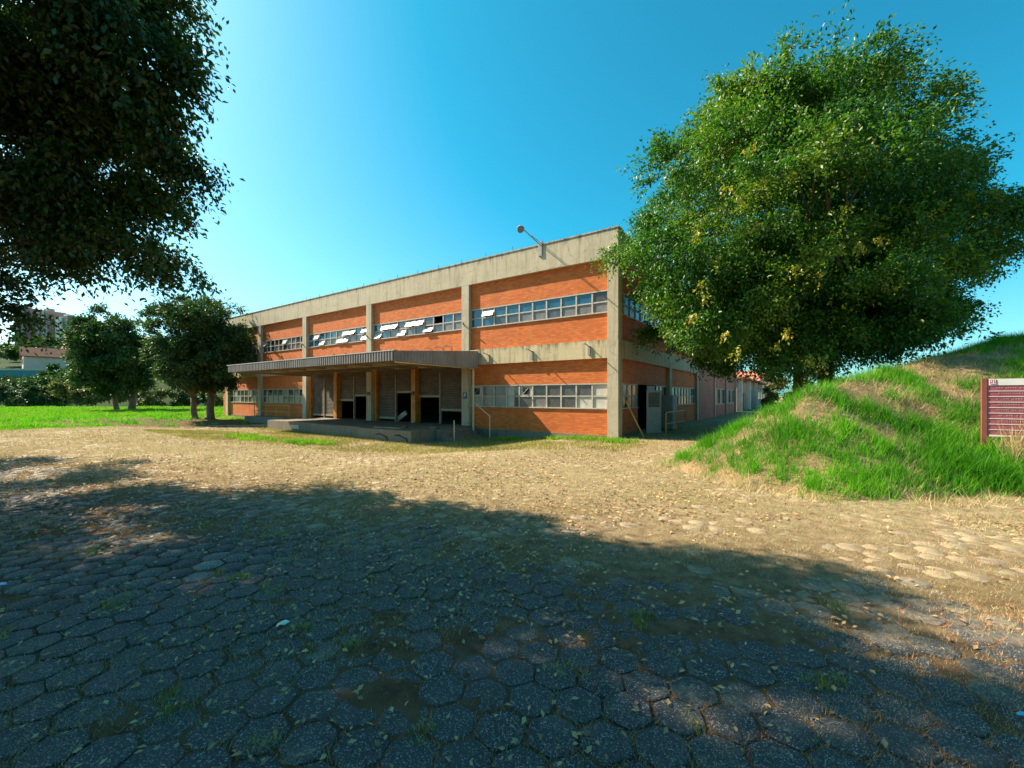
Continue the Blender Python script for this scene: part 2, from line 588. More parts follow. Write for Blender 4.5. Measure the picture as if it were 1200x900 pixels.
# ------------------------------------------------------------------ hexagonal pavers
def paver_material():
    t = NT('exposed_aggregate_paver')
    geo = t.node('ShaderNodeNewGeometry')
    pos = geo.outputs['Position']
    v = t.node('ShaderNodeTexVoronoi')
    v.inputs['Scale'].default_value = 165
    t.link(pos, v.inputs['Vector'])
    sp = t.node('ShaderNodeSeparateColor')
    t.link(v.outputs['Color'], sp.inputs[0])
    rnd = geo.outputs['Random Per Island']
    c = t.ramp(sp.outputs[0], [(0.0, (0.014, 0.014, 0.015)), (0.5, (0.034, 0.034, 0.034)), (0.84, (0.058, 0.057, 0.055)), (0.95, (0.22, 0.215, 0.205)), (1.0, (0.36, 0.35, 0.33))])
    wear = t.noise(pos, 2.6, 5, 0.7, 0.4)
    c = t.mix(t.maprange(wear, 0.42, 0.68, 0, 0.55), c, (0.062, 0.060, 0.058))
    c = t.mix(1.0, c, t.ramp(rnd, [(0, (0.55, 0.56, 0.6)), (0.7, (1.1, 1.08, 1.05)), (0.94, (1.5, 1.4, 1.3)), (1.0, (3.2, 3.0, 2.7))]), 'MULTIPLY')
    # dust and soil on pavers, painted thinner in the tree's shade to deepen it
    n = t.noise(pos, 1.3, 6, 0.7)
    fine = t.noise(pos, 22, 4, 0.7)
    s2 = t.node('ShaderNodeSeparateXYZ')
    t.link(pos, s2.inputs[0])
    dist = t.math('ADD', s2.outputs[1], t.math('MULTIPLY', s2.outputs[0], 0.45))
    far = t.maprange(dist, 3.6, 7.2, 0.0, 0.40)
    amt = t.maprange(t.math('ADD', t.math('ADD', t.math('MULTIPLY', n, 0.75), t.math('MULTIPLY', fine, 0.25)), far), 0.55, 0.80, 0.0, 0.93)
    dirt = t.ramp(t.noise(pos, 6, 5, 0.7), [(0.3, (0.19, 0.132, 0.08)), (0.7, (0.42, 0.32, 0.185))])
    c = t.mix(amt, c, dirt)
    t.base(c)
    t.rough(0.8)
    t.bump(v.outputs['Distance'], 0.5, 0.006)
    return t.m
M['paver'] = paver_material()
PITCH = 0.262
rotp = R(-9)
rows = np.arange(0, 165); cols_ = np.arange(-155, 156)
cc_, rr_ = np.meshgrid(cols_, rows)
hx = (cc_ + 0.5 * (rr_ % 2)) * PITCH
hy = rr_ * PITCH * math.sqrt(3) / 2 - 4
px = hx * math.cos(rotp) - hy * math.sin(rotp)
py = hx * math.sin(rotp) + hy * math.cos(rotp)
px = px.ravel(); py = py.ravel()
xl, yl = to_local(px, py)
ok = (py > 1.2) & (np.abs(px) < py * 1.27 + 0.8) & (py < 33)
ok &= sdist(px, py, MOUND_FOOT) < 0.0
ok &= ~((yl > -0.5) & (xl < 0.6)) & ~((xl < -6.6) & (xl > -22.5) & (yl > -3.9))
ok &= sdist(px, py, LAWN) < -0.2
px = px[ok]; py = py[ok]
o = np.argsort(np.hypot(px, py * 1.0))
px = px[o]; py = py[o]
pz = ground_z(px, py) + rng.normal(0, 0.003, len(px)) + (fbm(px * 0.9, py * 0.9, 3) - 0.5) * 0.014 - 0.008
pz -= 0.0105 * ss(2.2, 6.0, py + 0.45 * px)
pz -= 0.001 * ss(5.0, 7.5, py + 0.45 * px)
def paver_shape(n_sides):
    r = PITCH / math.sqrt(3) - 0.015
    if n_sides == 6:
        a = np.radians(np.arange(6) * 60 + 30)
        return np.stack((np.cos(a) * r, np.sin(a) * r), -1)
    pts = []
    for k in range(6):
        for d in (-7, 7):
            a = math.radians(k * 60 + 30 + d)
            rr = r * 0.975
            pts.append((math.cos(a) * rr, math.sin(a) * rr))
    return np.array(pts)
yard = empty('paved_yard', (0, 0, 0))
tag(yard, kind='structure')
NEAR = 300
inview = (np.abs(px) < py * 1.23 + 0.15) & (py > 1.7)
near_i = np.where(inview)[0][:NEAR]
p12 = paver_shape(12)
proto = []
for k in range(6):
    mb = MB()
    w = 1 + np.random.default_rng(k).normal(0, 0.018, 12)
    top = [(a * w[i] * 0.945, b * w[i] * 0.945, 0.013 + 0.001 * math.sin(i * 1.7 + k)) for i, (a, b) in enumerate(p12)]
    mid = [(a * w[i], b * w[i], 0.0085) for i, (a, b) in enumerate(p12)]
    bot = [(a * w[i], b * w[i], -0.05) for i, (a, b) in enumerate(p12)]
    mb.v = [(0, 0, 0.0132)] + top + mid + bot
    for i in range(12):
        j = (i + 1) % 12
        mb.f += [(0, 1 + i, 1 + j), (1 + i, 13 + i, 13 + j, 1 + j), (13 + i, 25 + i, 25 + j, 13 + j)]
    proto.append(mb.mesh('hex_paver', fix=False, smooth=False))
    proto[-1].materials.append(M['paver'])
rp = random.Random(3)
for i in near_i:
    ob = bpy.data.objects.new('hex_paver', proto[rp.randrange(6)])
    col.objects.link(ob)
    ob.parent = yard
    ob.location = (px[i] + rp.gauss(0, .004), py[i] + rp.gauss(0, .004), pz[i])
    ob.rotation_euler = (rp.gauss(0, .012), rp.gauss(0, .012), rotp + rp.randrange(6) * math.pi / 3 + rp.gauss(0, .02))
rest_all = np.setdiff1d(np.arange(len(px)), near_i)
VV, FF, SS, nv_ = [], [], [], 0
for far_, rest in ((False, rest_all[py[rest_all] < 13]), (True, rest_all[py[rest_all] >= 13])):
    P6 = paver_shape(6 if far_ else 12)
    m = len(P6)
    n = len(rest)
    ca = np.cos(rotp + rng.normal(0, .03, n)); sa = np.sin(rotp + rng.normal(0, .03, n))
    tx = rng.normal(0, .016, n); ty = rng.normal(0, .016, n)
    wob = 1 + rng.normal(0, .025, (n, m))
    def ring(s_, z):
        lx = P6[None, :, 0] * s_ * wob; ly = P6[None, :, 1] * s_ * wob
        wx = lx * ca[:, None] - ly * sa[:, None]; wy = lx * sa[:, None] + ly * ca[:, None]
        wz = z + wx * tx[:, None] + wy * ty[:, None]
        return np.stack((px[rest][:, None] + wx, py[rest][:, None] + wy, pz[rest][:, None] + wz), -1)
    V = np.concatenate((ring(0.93, 0.013), ring(1.0, 0.004)), 1).reshape(-1, 3)
    b = np.arange(n)[:, None] * 2 * m + nv_
    topf = b + np.arange(m)[None, :]
    k = np.arange(m); k2 = (k + 1) % m
    side = np.stack((b + k, b + m + k, b + m + k2, b + k2), -1).reshape(n, -1)
    VV.append(V); nv_ += len(V)
    FF.append(np.concatenate((topf, side), 1).ravel())
    SS.append(np.tile(np.concatenate(([m], np.full(m, 4))), n))
o = link_mesh('paving', np_mesh('paving', np.concatenate(VV), np.concatenate(FF), np.concatenate(SS)), M['paver'], yard)
tag(o, kind='stuff')

# ------------------------------------------------------------------ blades, leaves
def blades(name, x, y, z, h, w, lean, mat, label=None, cat=None, parent=None, seed=1, two=True):
    g = np.random.default_rng(seed)
    n = len(x)
    a = g.uniform(0, 2 * np.pi, n)
    la = g.uniform(0, 2 * np.pi, n)
    dx = np.cos(a) * w * 0.5; dy = np.sin(a) * w * 0.5
    lx = np.cos(la) * lean * h; ly = np.sin(la) * lean * h
    hz = h * np.sqrt(np.clip(1 - lean ** 2 * 0.6, 0.05, 1))
    P = np.stack((x, y, z), -1)
    D = np.stack((dx, dy, 0 * dx), -1)
    m = P + np.stack((lx * 0.35, ly * 0.35, hz * 0.6), -1)
    t = P + np.stack((lx, ly, hz), -1)
    if two:
        V = np.stack((P - D, P + D, m + D * 0.75, m - D * 0.75, t), 1).reshape(-1, 3)
        b = np.arange(n)[:, None] * 5
        flat = (b + np.array([[0, 1, 2, 3, 3, 2, 4]])).ravel()
        sizes = np.tile([4, 3], n)
    else:
        V = np.stack((P - D, P + D, t), 1).reshape(-1, 3)
        flat = np.arange(3 * n)
        sizes = np.full(n, 3)
    o = link_mesh(name, np_mesh(name, V, flat, sizes), mat, parent)
    tag(o, label, cat, kind='stuff')
    return o

M['grass_green'] = leaf_mat('lush_grass', [(0.025, 0.11, 0.004), (0.075, 0.27, 0.008), (0.20, 0.42, 0.018)], 0.55, 0.4, spec=0.25)
M['grass_lawn'] = leaf_mat('lawn_grass', [(0.05, 0.13, 0.008), (0.15, 0.30, 0.016), (0.26, 0.38, 0.03)], 0.65, 0.35, spec=0.2, vscale=1.1)
M['grass_dry'] = leaf_mat('dry_straw', [(0.24, 0.165, 0.075), (0.48, 0.37, 0.175), (0.62, 0.51, 0.29)], 0.7, 0.2, (1.1, 1.0, .7))
M['grass_mixed'] = leaf_mat('yellow_green_grass', [(0.12, 0.15, 0.02), (0.28, 0.27, 0.06), (0.45, 0.36, 0.12)], 0.65, 0.25, (1.2, 1.2, .6))
M['grass_brown'] = leaf_mat('dead_brown_grass', [(0.18, 0.06, 0.028), (0.38, 0.16, 0.07), (0.52, 0.29, 0.14)], 0.8, 0.1, (1, 1, 1), vscale=2)
M['litter'] = leaf_mat('fallen_leaf', [(0.12, 0.055, 0.03), (0.30, 0.16, 0.075), (0.44, 0.27, 0.12), (0.56, 0.38, 0.16)], 0.7, 0.1, (1, 1, 1), vscale=3)

# mound grass
def mound_points(n, seed):
    g = np.random.default_rng(seed)
    x = g.uniform(3.6, 24, n); y = g.uniform(6, 24, n)
    return x, y, g
def tufts(n_t, per, region, seed, hmin, hmax, spread):
    g = np.random.default_rng(seed)
    x, y = region(g, n_t)
    hh = g.uniform(hmin, hmax, len(x))
    tx = np.repeat(x, per); ty = np.repeat(y, per); th = np.repeat(hh, per)
    n = len(tx)
    ra = np.abs(g.normal(0, 1, n)) * spread * (th / hmax); aa = g.uniform(0, 2 * np.pi, n)
    return tx + ra * np.cos(aa), ty + ra * np.sin(aa), th * g.uniform(0.5, 1.1, n), g
def reg_mound_green(g, n):
    x = g.uniform(3.6, 21, n * 6); y = g.uniform(6.2, 20, n * 6)
    d = sdist(x, y, MOUND_FOOT)
    green = fbm(x * 1.05 + 40, y * 1.05, 3) + 0.18 * (x + y * 0.25 < 8.2) + 0.12 * (d < 1.0) + 0.16 * ((d < 1.6) & (x < 6.5))
    k = (d > 0.1) & (green > 0.495)
    return x[k][:n], y[k][:n]
x, y, h, g = tufts(2500, 85, reg_mound_green, 21, 0.12, 0.38, 0.24)
blades('mound_grass', x, y, surf_z(x, y) - 0.02, h, g.uniform(0.008, 0.016, len(x)), g.uniform(0.1, 0.8, len(x)), M['grass_green'],
       'lush green tufts of grass on the earth mound', 'grass', seed=22, two=False)
def reg_mound_all(g, n):
    x = g.uniform(3.4, 22, n * 3); y = g.uniform(6.0, 22, n * 3)
    d = sdist(x, y, MOUND_FOOT)
    k = (d > -0.4)
    return x[k][:n], y[k][:n]
x, y, h, g = tufts(2100, 45, reg_mound_all, 31, 0.08, 0.28, 0.26)
blades('dry_grass', x, y, surf_z(x, y) - 0.02, h, g.uniform(0.006, 0.012, len(x)), g.uniform(0.4, 0.97, len(x)), M['grass_dry'],
       'dry straw lying over the earth mound', 'dry grass', seed=32, two=False)
x, y, h, g = tufts(900, 40, reg_mound_all, 41, 0.10, 0.25, 0.22)
blades('mixed_grass', x, y, surf_z(x, y) - 0.02, h, g.uniform(0.006, 0.012, len(x)), g.uniform(0.3, 0.9, len(x)), M['grass_mixed'],
       'yellowing short grass between the tufts on the mound', 'grass', seed=42, two=False)
# the straw-coloured tall weeds at the sign
def reg_weeds(g, n):
    return 9.75 + g.normal(0, 0.35, n), 7.55 + g.normal(0, 0.2, n)
x, y, h, g = tufts(40, 60, reg_weeds, 51, 0.5, 1.15, 0.16)
blades('tall_weeds', x, y, surf_z(x, y) - 0.02, h, g.uniform(0.006, 0.012, len(x)), g.uniform(0.1, 0.55, len(x)), M['grass_dry'],
       'tall dry brown weeds in front of the red sign board', 'weeds', seed=52)
def reg_signgreen(g, n):
    return 8.75 + g.normal(0, 0.38, n), 7.5 + g.normal(0, 0.2, n)
x, y, h, g = tufts(60, 110, reg_signgreen, 56, 0.25, 0.5, 0.16)
blades('thick_grass', x, y, surf_z(x, y) - 0.02, h, g.uniform(0.008, 0.015, len(x)), g.uniform(0.1, 0.7, len(x)), M['grass_green'],
       'thick bright green grass clump below the sign post', 'grass', seed=57)

# yard: dry grass in the joints, green weeds, litter
g = np.random.default_rng(61)
def yard_pts(n, ymin, ymax, power=1.6, seed=1):
    g = np.random.default_rng(seed)
    t = g.random(n) ** power
    y = ymin + (ymax - ymin) * t
    x = (g.random(n) * 2 - 1) * (y * 1.25 + 0.3)
    return x, y, g
def outside(x, y, lawn=True):
    xl, yl = to_local(x, y)
    k = sdist(x, y, MOUND_FOOT) < 0.3
    k &= ~((yl > -0.15) & (xl < 0.3)) & ~((xl < -6.6) & (xl > -22.5) & (yl > -3.9))
    if lawn:
        k &= sdist(x, y, LAWN) < 0
    return k
x, y, g = yard_pts(340000, 1.7, 26, 1.5, 62)
dens = fbm(x * 1.1, y * 1.1, 4)
k = outside(x, y) & (dens + 0.10 * ss(4, 9, y + 0.4 * x) > 0.50 + g.normal(0, .06, len(x)))
x, y = x[k], y[k]
sc = 0.6 + 0.10 * y
blades('straw', x, y, ground_z(x, y) - 0.012, g.uniform(0.02, 0.055, len(x)) * np.minimum(sc, 2.0), g.uniform(0.003, 0.006, len(x)) * sc,
       g.uniform(0.3, 0.97, len(x)), M['grass_dry'], 'short dry grass between the pavers of the yard', 'dry grass', seed=63, two=False)
x, y, g = yard_pts(60000, 1.7, 24, 1.3, 65)
dens = fbm(x * 0.55 + 70, y * 0.55 + 9, 4)
k = outside(x, y) & (dens > 0.60 - 0.09 * ss(6, 10, y) + g.normal(0, .03, len(x)))
x, y = x[k], y[k]
sc = 0.6 + 0.10 * y
blades('yard_weeds', x, y, ground_z(x, y) - 0.012, g.uniform(0.02, 0.06, len(x)) * np.minimum(sc, 2.0), g.uniform(0.004, 0.007, len(x)) * sc,
       g.uniform(0.2, 0.9, len(x)), M['grass_mixed'], 'small weeds growing in the paver joints of the yard', 'weeds', seed=66, two=False)
x, y, g = yard_pts(90000, 1.7, 7.5, 1.2, 68)
jn = fbm(x * 1.6 + 31, y * 1.6, 3)
k = outside(x, y) & (jn > 0.44 + g.normal(0, .05, len(x)))
x, y = x[k], y[k]
# keep only what lies in a joint between two pavers
qx = x * math.cos(-rotp) - y * math.sin(-rotp); qy = x * math.sin(-rotp) + y * math.cos(-rotp) + 4
best = np.full(len(x), 9.0)
rr0 = np.floor(qy / (PITCH * math.sqrt(3) / 2))
for dr in (0, 1):
    rw = rr0 + dr
    off = 0.5 * (rw % 2)
    c0_ = np.round(qx / PITCH - off)
    for dc in (-1, 0, 1):
        ddx = np.abs(qx - (c0_ + dc + off) * PITCH); ddy = np.abs(qy - rw * PITCH * math.sqrt(3) / 2)
        best = np.minimum(best, np.maximum(ddx, ddx * 0.5 + ddy * math.sqrt(3) / 2))
k = best > PITCH * 0.5 - 0.028
x, y = x[k], y[k]
blades('joint_straw', x, y, ground_z(x, y) - 0.004, g.uniform(0.02, 0.06, len(x)), g.uniform(0.0025, 0.005, len(x)),
       g.uniform(0.5, 0.98, len(x)), M['grass_brown'], 'brown dead grass filling the joints of the shaded pavers', 'dry grass', seed=69, two=False)
# tufts of green near
def reg_tuft(g, n):
    pts = np.array([(-2.55, 3.95), (-2.75, 4.05), (-1.55, 3.05), (-1.5, 3.1), (-2.1, 3.7), (-1.05, 2.9), (1.0, 3.3), (0.95, 3.2), (0.35, 2.6), (-0.7, 3.6),
                    (-3.2, 3.4), (-3.6, 3.0), (1.9, 2.5), (2.6, 3.4), (-0.45, 2.2), (-1.9, 2.35), (-1.2, 2.1), (0.9, 2.15), (-2.9, 5.2), (-4.6, 4.6)])
    j = g.integers(0, len(pts), n)
    return pts[j, 0] + g.normal(0, .06, n), pts[j, 1] + g.normal(0, .05, n)
x, y, h, g = tufts(130, 26, reg_tuft, 71, 0.03, 0.085, 0.05)
blades('weed_tufts', x, y, ground_z(x, y) - 0.012, h, g.uniform(0.003, 0.005, len(x)), g.uniform(0.3, 0.95, len(x)), M['grass_mixed'],
       'dark green weed tufts growing out of the shaded pavers', 'weeds', seed=72)
# grass strips at the foot of the building and by the dock
def poly_pts(P, n, seed):
    P = np.array(P); g = np.random.default_rng(seed)
    lo = P.min(0); hi = P.max(0)
    x = g.uniform(lo[0], hi[0], n * 4); y = g.uniform(lo[1], hi[1], n * 4)
    k = sdist(x, y, P) > 0
    return x[k][:n], y[k][:n], g
def W2(xl, yl):
    p = to_world(xl, yl); return (p.x, p.y)
DOCK_GRASS = [W2(-22, -3.2), W2(-23, -9), W2(-14, -9.5), W2(-9, -8.6), W2(-3, -6), W2(1.5, -3.8), W2(1.8, -0.8), W2(0, -0.3), W2(-6.6, -0.3), W2(-6.8, -4.0)]
x, y, g = poly_pts(DOCK_GRASS, 60000, 81)
k = fbm(x * 0.5, y * 0.5, 3) > 0.36 + g.normal(0, .06, len(x))
x, y = x[k], y[k]
blades('verge_grass', x, y, ground_z(x, y) - 0.01, g.uniform(0.05, 0.13, len(x)), g.uniform(0.012, 0.022, len(x)), g.uniform(0.2, 0.8, len(x)),
       M['grass_mixed'], 'thin yellow green grass along the factory and loading dock', 'grass', seed=82, two=False)
BRIGHT = [[W2(-1.9, -1.9), W2(0.9, -1.9), W2(1.2, -0.7), W2(-1.7, -0.7)], [W2(-17.5, -7.6), W2(-12.5, -8.4), W2(-12, -7.2), W2(-16.5, -6.2)],
          [W2(-12, -7.6), W2(-9.6, -7.6), W2(-9.4, -6.3), W2(-11.3, -6.2)], [W2(-5.5, -1.2), W2(-2.2, -1.2), W2(-2.2, -0.3), W2(-5.2, -0.3)]]
xs, ys = [], []
for i, P in enumerate(BRIGHT):
    x, y, g = poly_pts(P, 3500, 90 + i)
    k = fbm(x * 1.4, y * 1.4, 3) + g.normal(0, .05, len(x)) > 0.50
    xs.append(x[k]); ys.append(y[k])
x = np.concatenate(xs); y = np.concatenate(ys); g = np.random.default_rng(95)
blades('bright_grass', x, y, ground_z(x, y) - 0.01, g.uniform(0.08, 0.24, len(x)), g.uniform(0.012, 0.022, len(x)), g.uniform(0.2, 0.8, len(x)),
       M['grass_lawn'], 'bright green grass patches beside the corner pillar and dock', 'grass', seed=96)
# lawn
g = np.random.default_rng(101)
n = 150000
y = 20 + (80 - 20) * g.random(n) ** 1.5
x = -y * 1.3 + g.random(n) * (y * 1.3 - 8)
k = (sdist(x, y, LAWN) + g.normal(0, .5, n) + (fbm(x * .4, y * .4, 3) - .5) * 3 > 0)
xl, yl = to_local(x, y)
k &= ~((yl > -0.2) & (xl > -36))
well = ((x + 23.5) / 10) ** 2 + ((y - 29.5) / 4.5) ** 2  # lawn thinned over the dark-painted shadow ellipse
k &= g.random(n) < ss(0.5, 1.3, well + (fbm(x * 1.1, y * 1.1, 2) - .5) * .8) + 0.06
x, y = x[k], y[k]
blades('lawn', x, y, ground_z(x, y) - 0.02, g.uniform(0.05, 0.16, len(x)) * (0.4 + 2.4 * fbm(x * 0.9, y * 0.45, 3) ** 1.5), g.uniform(0.02, 0.04, len(x)) * (y / 30), g.uniform(0.2, 0.8, len(x)),
       M['grass_lawn'], 'bright green lawn field left of the factory', 'lawn', seed=102, two=False)

def reg_lawn(g, n):
    y = 21 + 45 * g.random(n * 4) ** 1.4
    x = -y * 1.28 + g.random(n * 4) * (y * 1.28 - 18)
    k = (sdist(x, y, LAWN) > 0) & (fbm(x * .35 + 8, y * .35, 2) > .5)
    return x[k][:n], y[k][:n]
x, y, h, g = tufts(420, 34, reg_lawn, 105, 0.12, 0.42, 0.35)
blades('lawn_weeds', x, y, ground_z(x, y) - 0.02, h, g.uniform(0.025, 0.05, len(x)), g.uniform(0.2, 0.9, len(x)), M['grass_green'],
       'taller dark green weed clumps standing in the lawn', 'weeds', seed=106, two=False)

# fallen leaves
def leaf_quads(P, L, Wd, ax, nr):
    """rhombic leaves folded on the midrib: P centre-base, ax leaf axis, nr normal"""
    s = np.cross(ax, nr)
    s /= np.linalg.norm(s, axis=1, keepdims=True) + 1e-9
    L = L[:, None]; Wd = Wd[:, None]
    a = P; c = P + ax * L
    m = P + ax * L * 0.45
    b = m + s * Wd * 0.5 + nr * Wd * 0.18
    d = m - s * Wd * 0.5 + nr * Wd * 0.18
    V = np.stack((a, b, c, d), 1).reshape(-1, 3)
    n = len(P)
    i = np.arange(n)[:, None] * 4
    flat = (i + np.array([[0, 1, 2, 0, 2, 3]])).ravel()
    return V, flat, np.full(2 * n, 3)
def unit(v):
    return v / (np.linalg.norm(v, axis=1, keepdims=True) + 1e-9)
x, y, g = yard_pts(48000, 1.75, 20, 1.5, 111)
d = fbm(x * 0.6 + 3, y * 0.6, 3)
k = outside(x, y) & (g.random(len(x)) < 0.12 + 0.88 * ss(2.0, 6.0, y)) & (d + 0.25 * ((y > 4.5) & (y < 12) & (x < 1)) > 0.55 + g.normal(0, .12, len(x)))
x, y = x[k], y[k]
n = len(x)
az = g.uniform(0, 2 * np.pi, n)
ax = unit(np.stack((np.cos(az), np.sin(az), g.normal(0, .25, n)), -1))
nr = unit(np.stack((g.normal(0, .4, n), g.normal(0, .4, n), np.ones(n)), -1))
nr = unit(nr - ax * (ax * nr).sum(1, keepdims=True))
L = g.uniform(0.025, 0.06, n) * np.minimum(0.75 + 0.07 * y, 1.5)
V, f, szs = leaf_quads(np.stack((x, y, ground_z(x, y) + 0.022), -1), L, L * 0.55, ax, nr)
tag(link_mesh('fallen_leaves', np_mesh('fallen_leaves', V, f, szs), M['litter']), 'dry brown leaves fallen over the shaded pavers', 'leaves', kind='stuff')

# ------------------------------------------------------------------ trees
M['bark'] = simple('bark', (0.16, 0.105, 0.07), 0.9, 0.4, 3, bump=0.6)
M['leaf_big'] = leaf_mat('big_tree_leaf', [(0.012, 0.06, 0.008), (0.028, 0.11, 0.010), (0.08, 0.175, 0.014), (0.24, 0.28, 0.03)], 0.48, 0.36, vscale=0.35)
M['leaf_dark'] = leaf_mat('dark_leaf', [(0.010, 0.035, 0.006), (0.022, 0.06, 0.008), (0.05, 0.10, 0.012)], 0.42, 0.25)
M['leaf_mid'] = leaf_mat('mid_leaf', [(0.016, 0.05, 0.010), (0.035, 0.085, 0.016), (0.075, 0.125, 0.025)], 0.62, 0.22)
M['leaf_far'] = leaf_mat('far_leaf', [(0.02, 0.05, 0.016), (0.05, 0.085, 0.028), (0.09, 0.12, 0.045)], 0.6, 0.15)
M['leaf_olive'] = leaf_mat('olive_leaf', [(0.06, 0.075, 0.015), (0.13, 0.13, 0.03), (0.20, 0.17, 0.05)], 0.6, 0.2)
M['leaf_orange'] = leaf_mat('young_orange_leaf', [(0.14, 0.20, 0.02), (0.26, 0.26, 0.03), (0.36, 0.24, 0.03)], 0.4, 0.35)

def crown_points(ells, n_cl, seed, lump=0.25, inner=0.3, bough=0.3, div=15):
    """leaf-cluster centres grouped into boughs that sit on a union of ellipsoids, with outward directions"""
    g = np.random.default_rng(seed)
    E = np.array(ells)
    area = (E[:, 3] * E[:, 4] * E[:, 5]) ** (2 / 3)
    area /= area.sum()
    out_c, out_d = [], []
    for e, share in zip(E, area):
        n_e = int(n_cl * share) + 4
        rb = bough * (e[3] * e[4] * e[5]) ** (1 / 3)
        rb = float(np.clip(rb, 0.35, 1.9 if e[3] < 30 else 3))
        n_b = max(3, int(n_e / div))
        d = unit(g.normal(0, 1, (n_b, 3)))
        r = np.where(g.random(n_b) < inner, g.uniform(0.25, 0.7, n_b), g.uniform(0.78, 0.98, n_b) * g.uniform(1 - lump, 1.02, n_b))
        bc = e[:3] + d * r[:, None] * e[3:6]
        bi = g.integers(0, n_b, n_e)
        q = unit(g.normal(0, 1, (n_e, 3)) + d[bi] * 0.7 + np.array([0, 0, .35]))
        sz = rb * g.uniform(0.7, 1.25, n_b)[bi]
        rad_ = sz * g.uniform(0.55, 1.0, n_e)
        c = bc[bi] + q * rad_[:, None] * np.array([1.1, 1.1, 0.6])
        out_c.append(c)
        out_d.append(unit(q * 0.7 + d[bi] * 0.6))
    c = np.concatenate(out_c); d = np.concatenate(out_d)
    o = g.permutation(len(c))
    return c[o], d[o], g

def foliage(centres, dirs, per, spray, leaf, g, droop=0.35, up=0.5, thick=0.4, ratio=0.5):
    n = len(centres)
    size = spray * g.uniform(0.6, 1.3, n)
    axis = unit(dirs + np.array([0, 0, -droop]) + g.normal(0, .35, (n, 3)))
    s1 = unit(np.cross(axis, unit(g.normal(0, 1, (n, 3)))))
    s2 = np.cross(axis, s1)
    N = n * per
    ci = np.repeat(np.arange(n), per)
    # leaves sit along a few twigs that fan out from the cluster's root
    t = g.random(N) ** 0.8
    tw = g.integers(0, 7, N)
    ta = (tw * 0.9 + ci * 1.7)
    fan = 0.75 * t * (0.4 + 0.6 * ((tw * 37 + ci * 13) % 10) / 10)
    P = centres[ci] + axis[ci] * ((t - 0.55) * 1.3 * size[ci])[:, None]
    P += (s1[ci] * np.cos(ta)[:, None] + s2[ci] * np.sin(ta)[:, None]) * (fan * size[ci])[:, None]
    P[:, 2] -= droop * 0.5 * size[ci] * t ** 2
    P += g.normal(0, 1, (N, 3)) * (size[ci] * 0.075 * thick / 0.4)[:, None]
    ax = unit(axis[ci] * 0.7 + g.normal(0, .6, (N, 3)) + np.array([0, 0, -droop * 0.7]))
    nr = unit(g.normal(0, .7, (N, 3)) + np.array([0, 0, up + .4]))
    nr = unit(nr - ax * (ax * nr).sum(1, keepdims=True))
    L = leaf * g.uniform(0.65, 1.3, N)
    return leaf_quads(P, L, L * ratio, ax, nr)

def trunk_mesh(base, forks, tips, r0, seed, lean=(0, 0), top=None, n_limb=14):
    """tapered trunk(s) from the ground with limbs to points in the crown"""
    g = random.Random(seed)
    mb = MB()
    bx, by, bz = base
    for (fx, fy, ht, rr) in forks:
        a = Vector((bx + fx * 0.8, by + fy * 0.8, bz - 0.2))
        b_ = Vector((bx + fx, by + fy, bz + ht))
        pts = [a + (b_ - a) * k + Vector((g.gauss(0, .04), g.gauss(0, .04), 0)) * (1 if 0 < k < 1 else 0) for k in (0, .12, .35, .65, 1)]
        mb.tube(pts, [rr * 1.5, rr * 1.1, rr * 0.95, rr * 0.85, rr * 0.7], 10)
        mine = tips[:]
        g.shuffle(mine)
        for tip in mine[:n_limb]:
            t = Vector(tip)
            m1 = b_.lerp(t, 0.35) + Vector((g.gauss(0, .2), g.gauss(0, .2), 0.25 + g.random() * .3))
            m2 = b_.lerp(t, 0.7) + Vector((g.gauss(0, .25), g.gauss(0, .25), 0.25 + g.random() * .25))
            mb.tube([b_ - Vector((0, 0, .25)), m1, m2, t], [rr * 0.5, rr * 0.33, rr * 0.2, rr * 0.06], 6)
    return mb

def make_tree(name, label, cat, base, ells, n_cl, per, spray, leaf, mat, forks, seed, group=None, r0=0.25, droop=0.35, lump=0.25, inner=0.35, n_limb=14, extra=None, ratio=0.5, bough=0.3, div=15, tip_z=-99):
    root = empty(name, base)
    tag(root, label, cat, group)
    c, d, g = crown_points(ells, n_cl, seed, lump, inner, bough, div)
    V, f, szs = foliage(c, d, per, spray, leaf, g, droop, ratio=ratio)
    b_ = np.array(base)
    link_mesh('crown', np_mesh('crown', V - b_, f, szs), mat, root)
    tips = [tuple(p) for p in c if p[2] > tip_z][:80]
    mb = trunk_mesh(base, forks, tips, r0, seed, n_limb=n_limb)
    mb.v = [(p[0] - base[0], p[1] - base[1], p[2] - base[2]) for p in mb.v]
    mb.build('trunk', M['bark'], root, smooth=True, fix=False)
    if extra is not None:
        c2, mat2 = extra
        c2 = np.array(c2)
        cen = np.array(ells[0][:3])
        d2 = unit(c2 - cen)
        V, f, szs = foliage(c2, d2, 40, spray * .55, leaf * .9, g, droop)
        link_mesh('young_shoots', np_mesh('young_shoots', V - b_, f, szs), mat2, root)
    return root

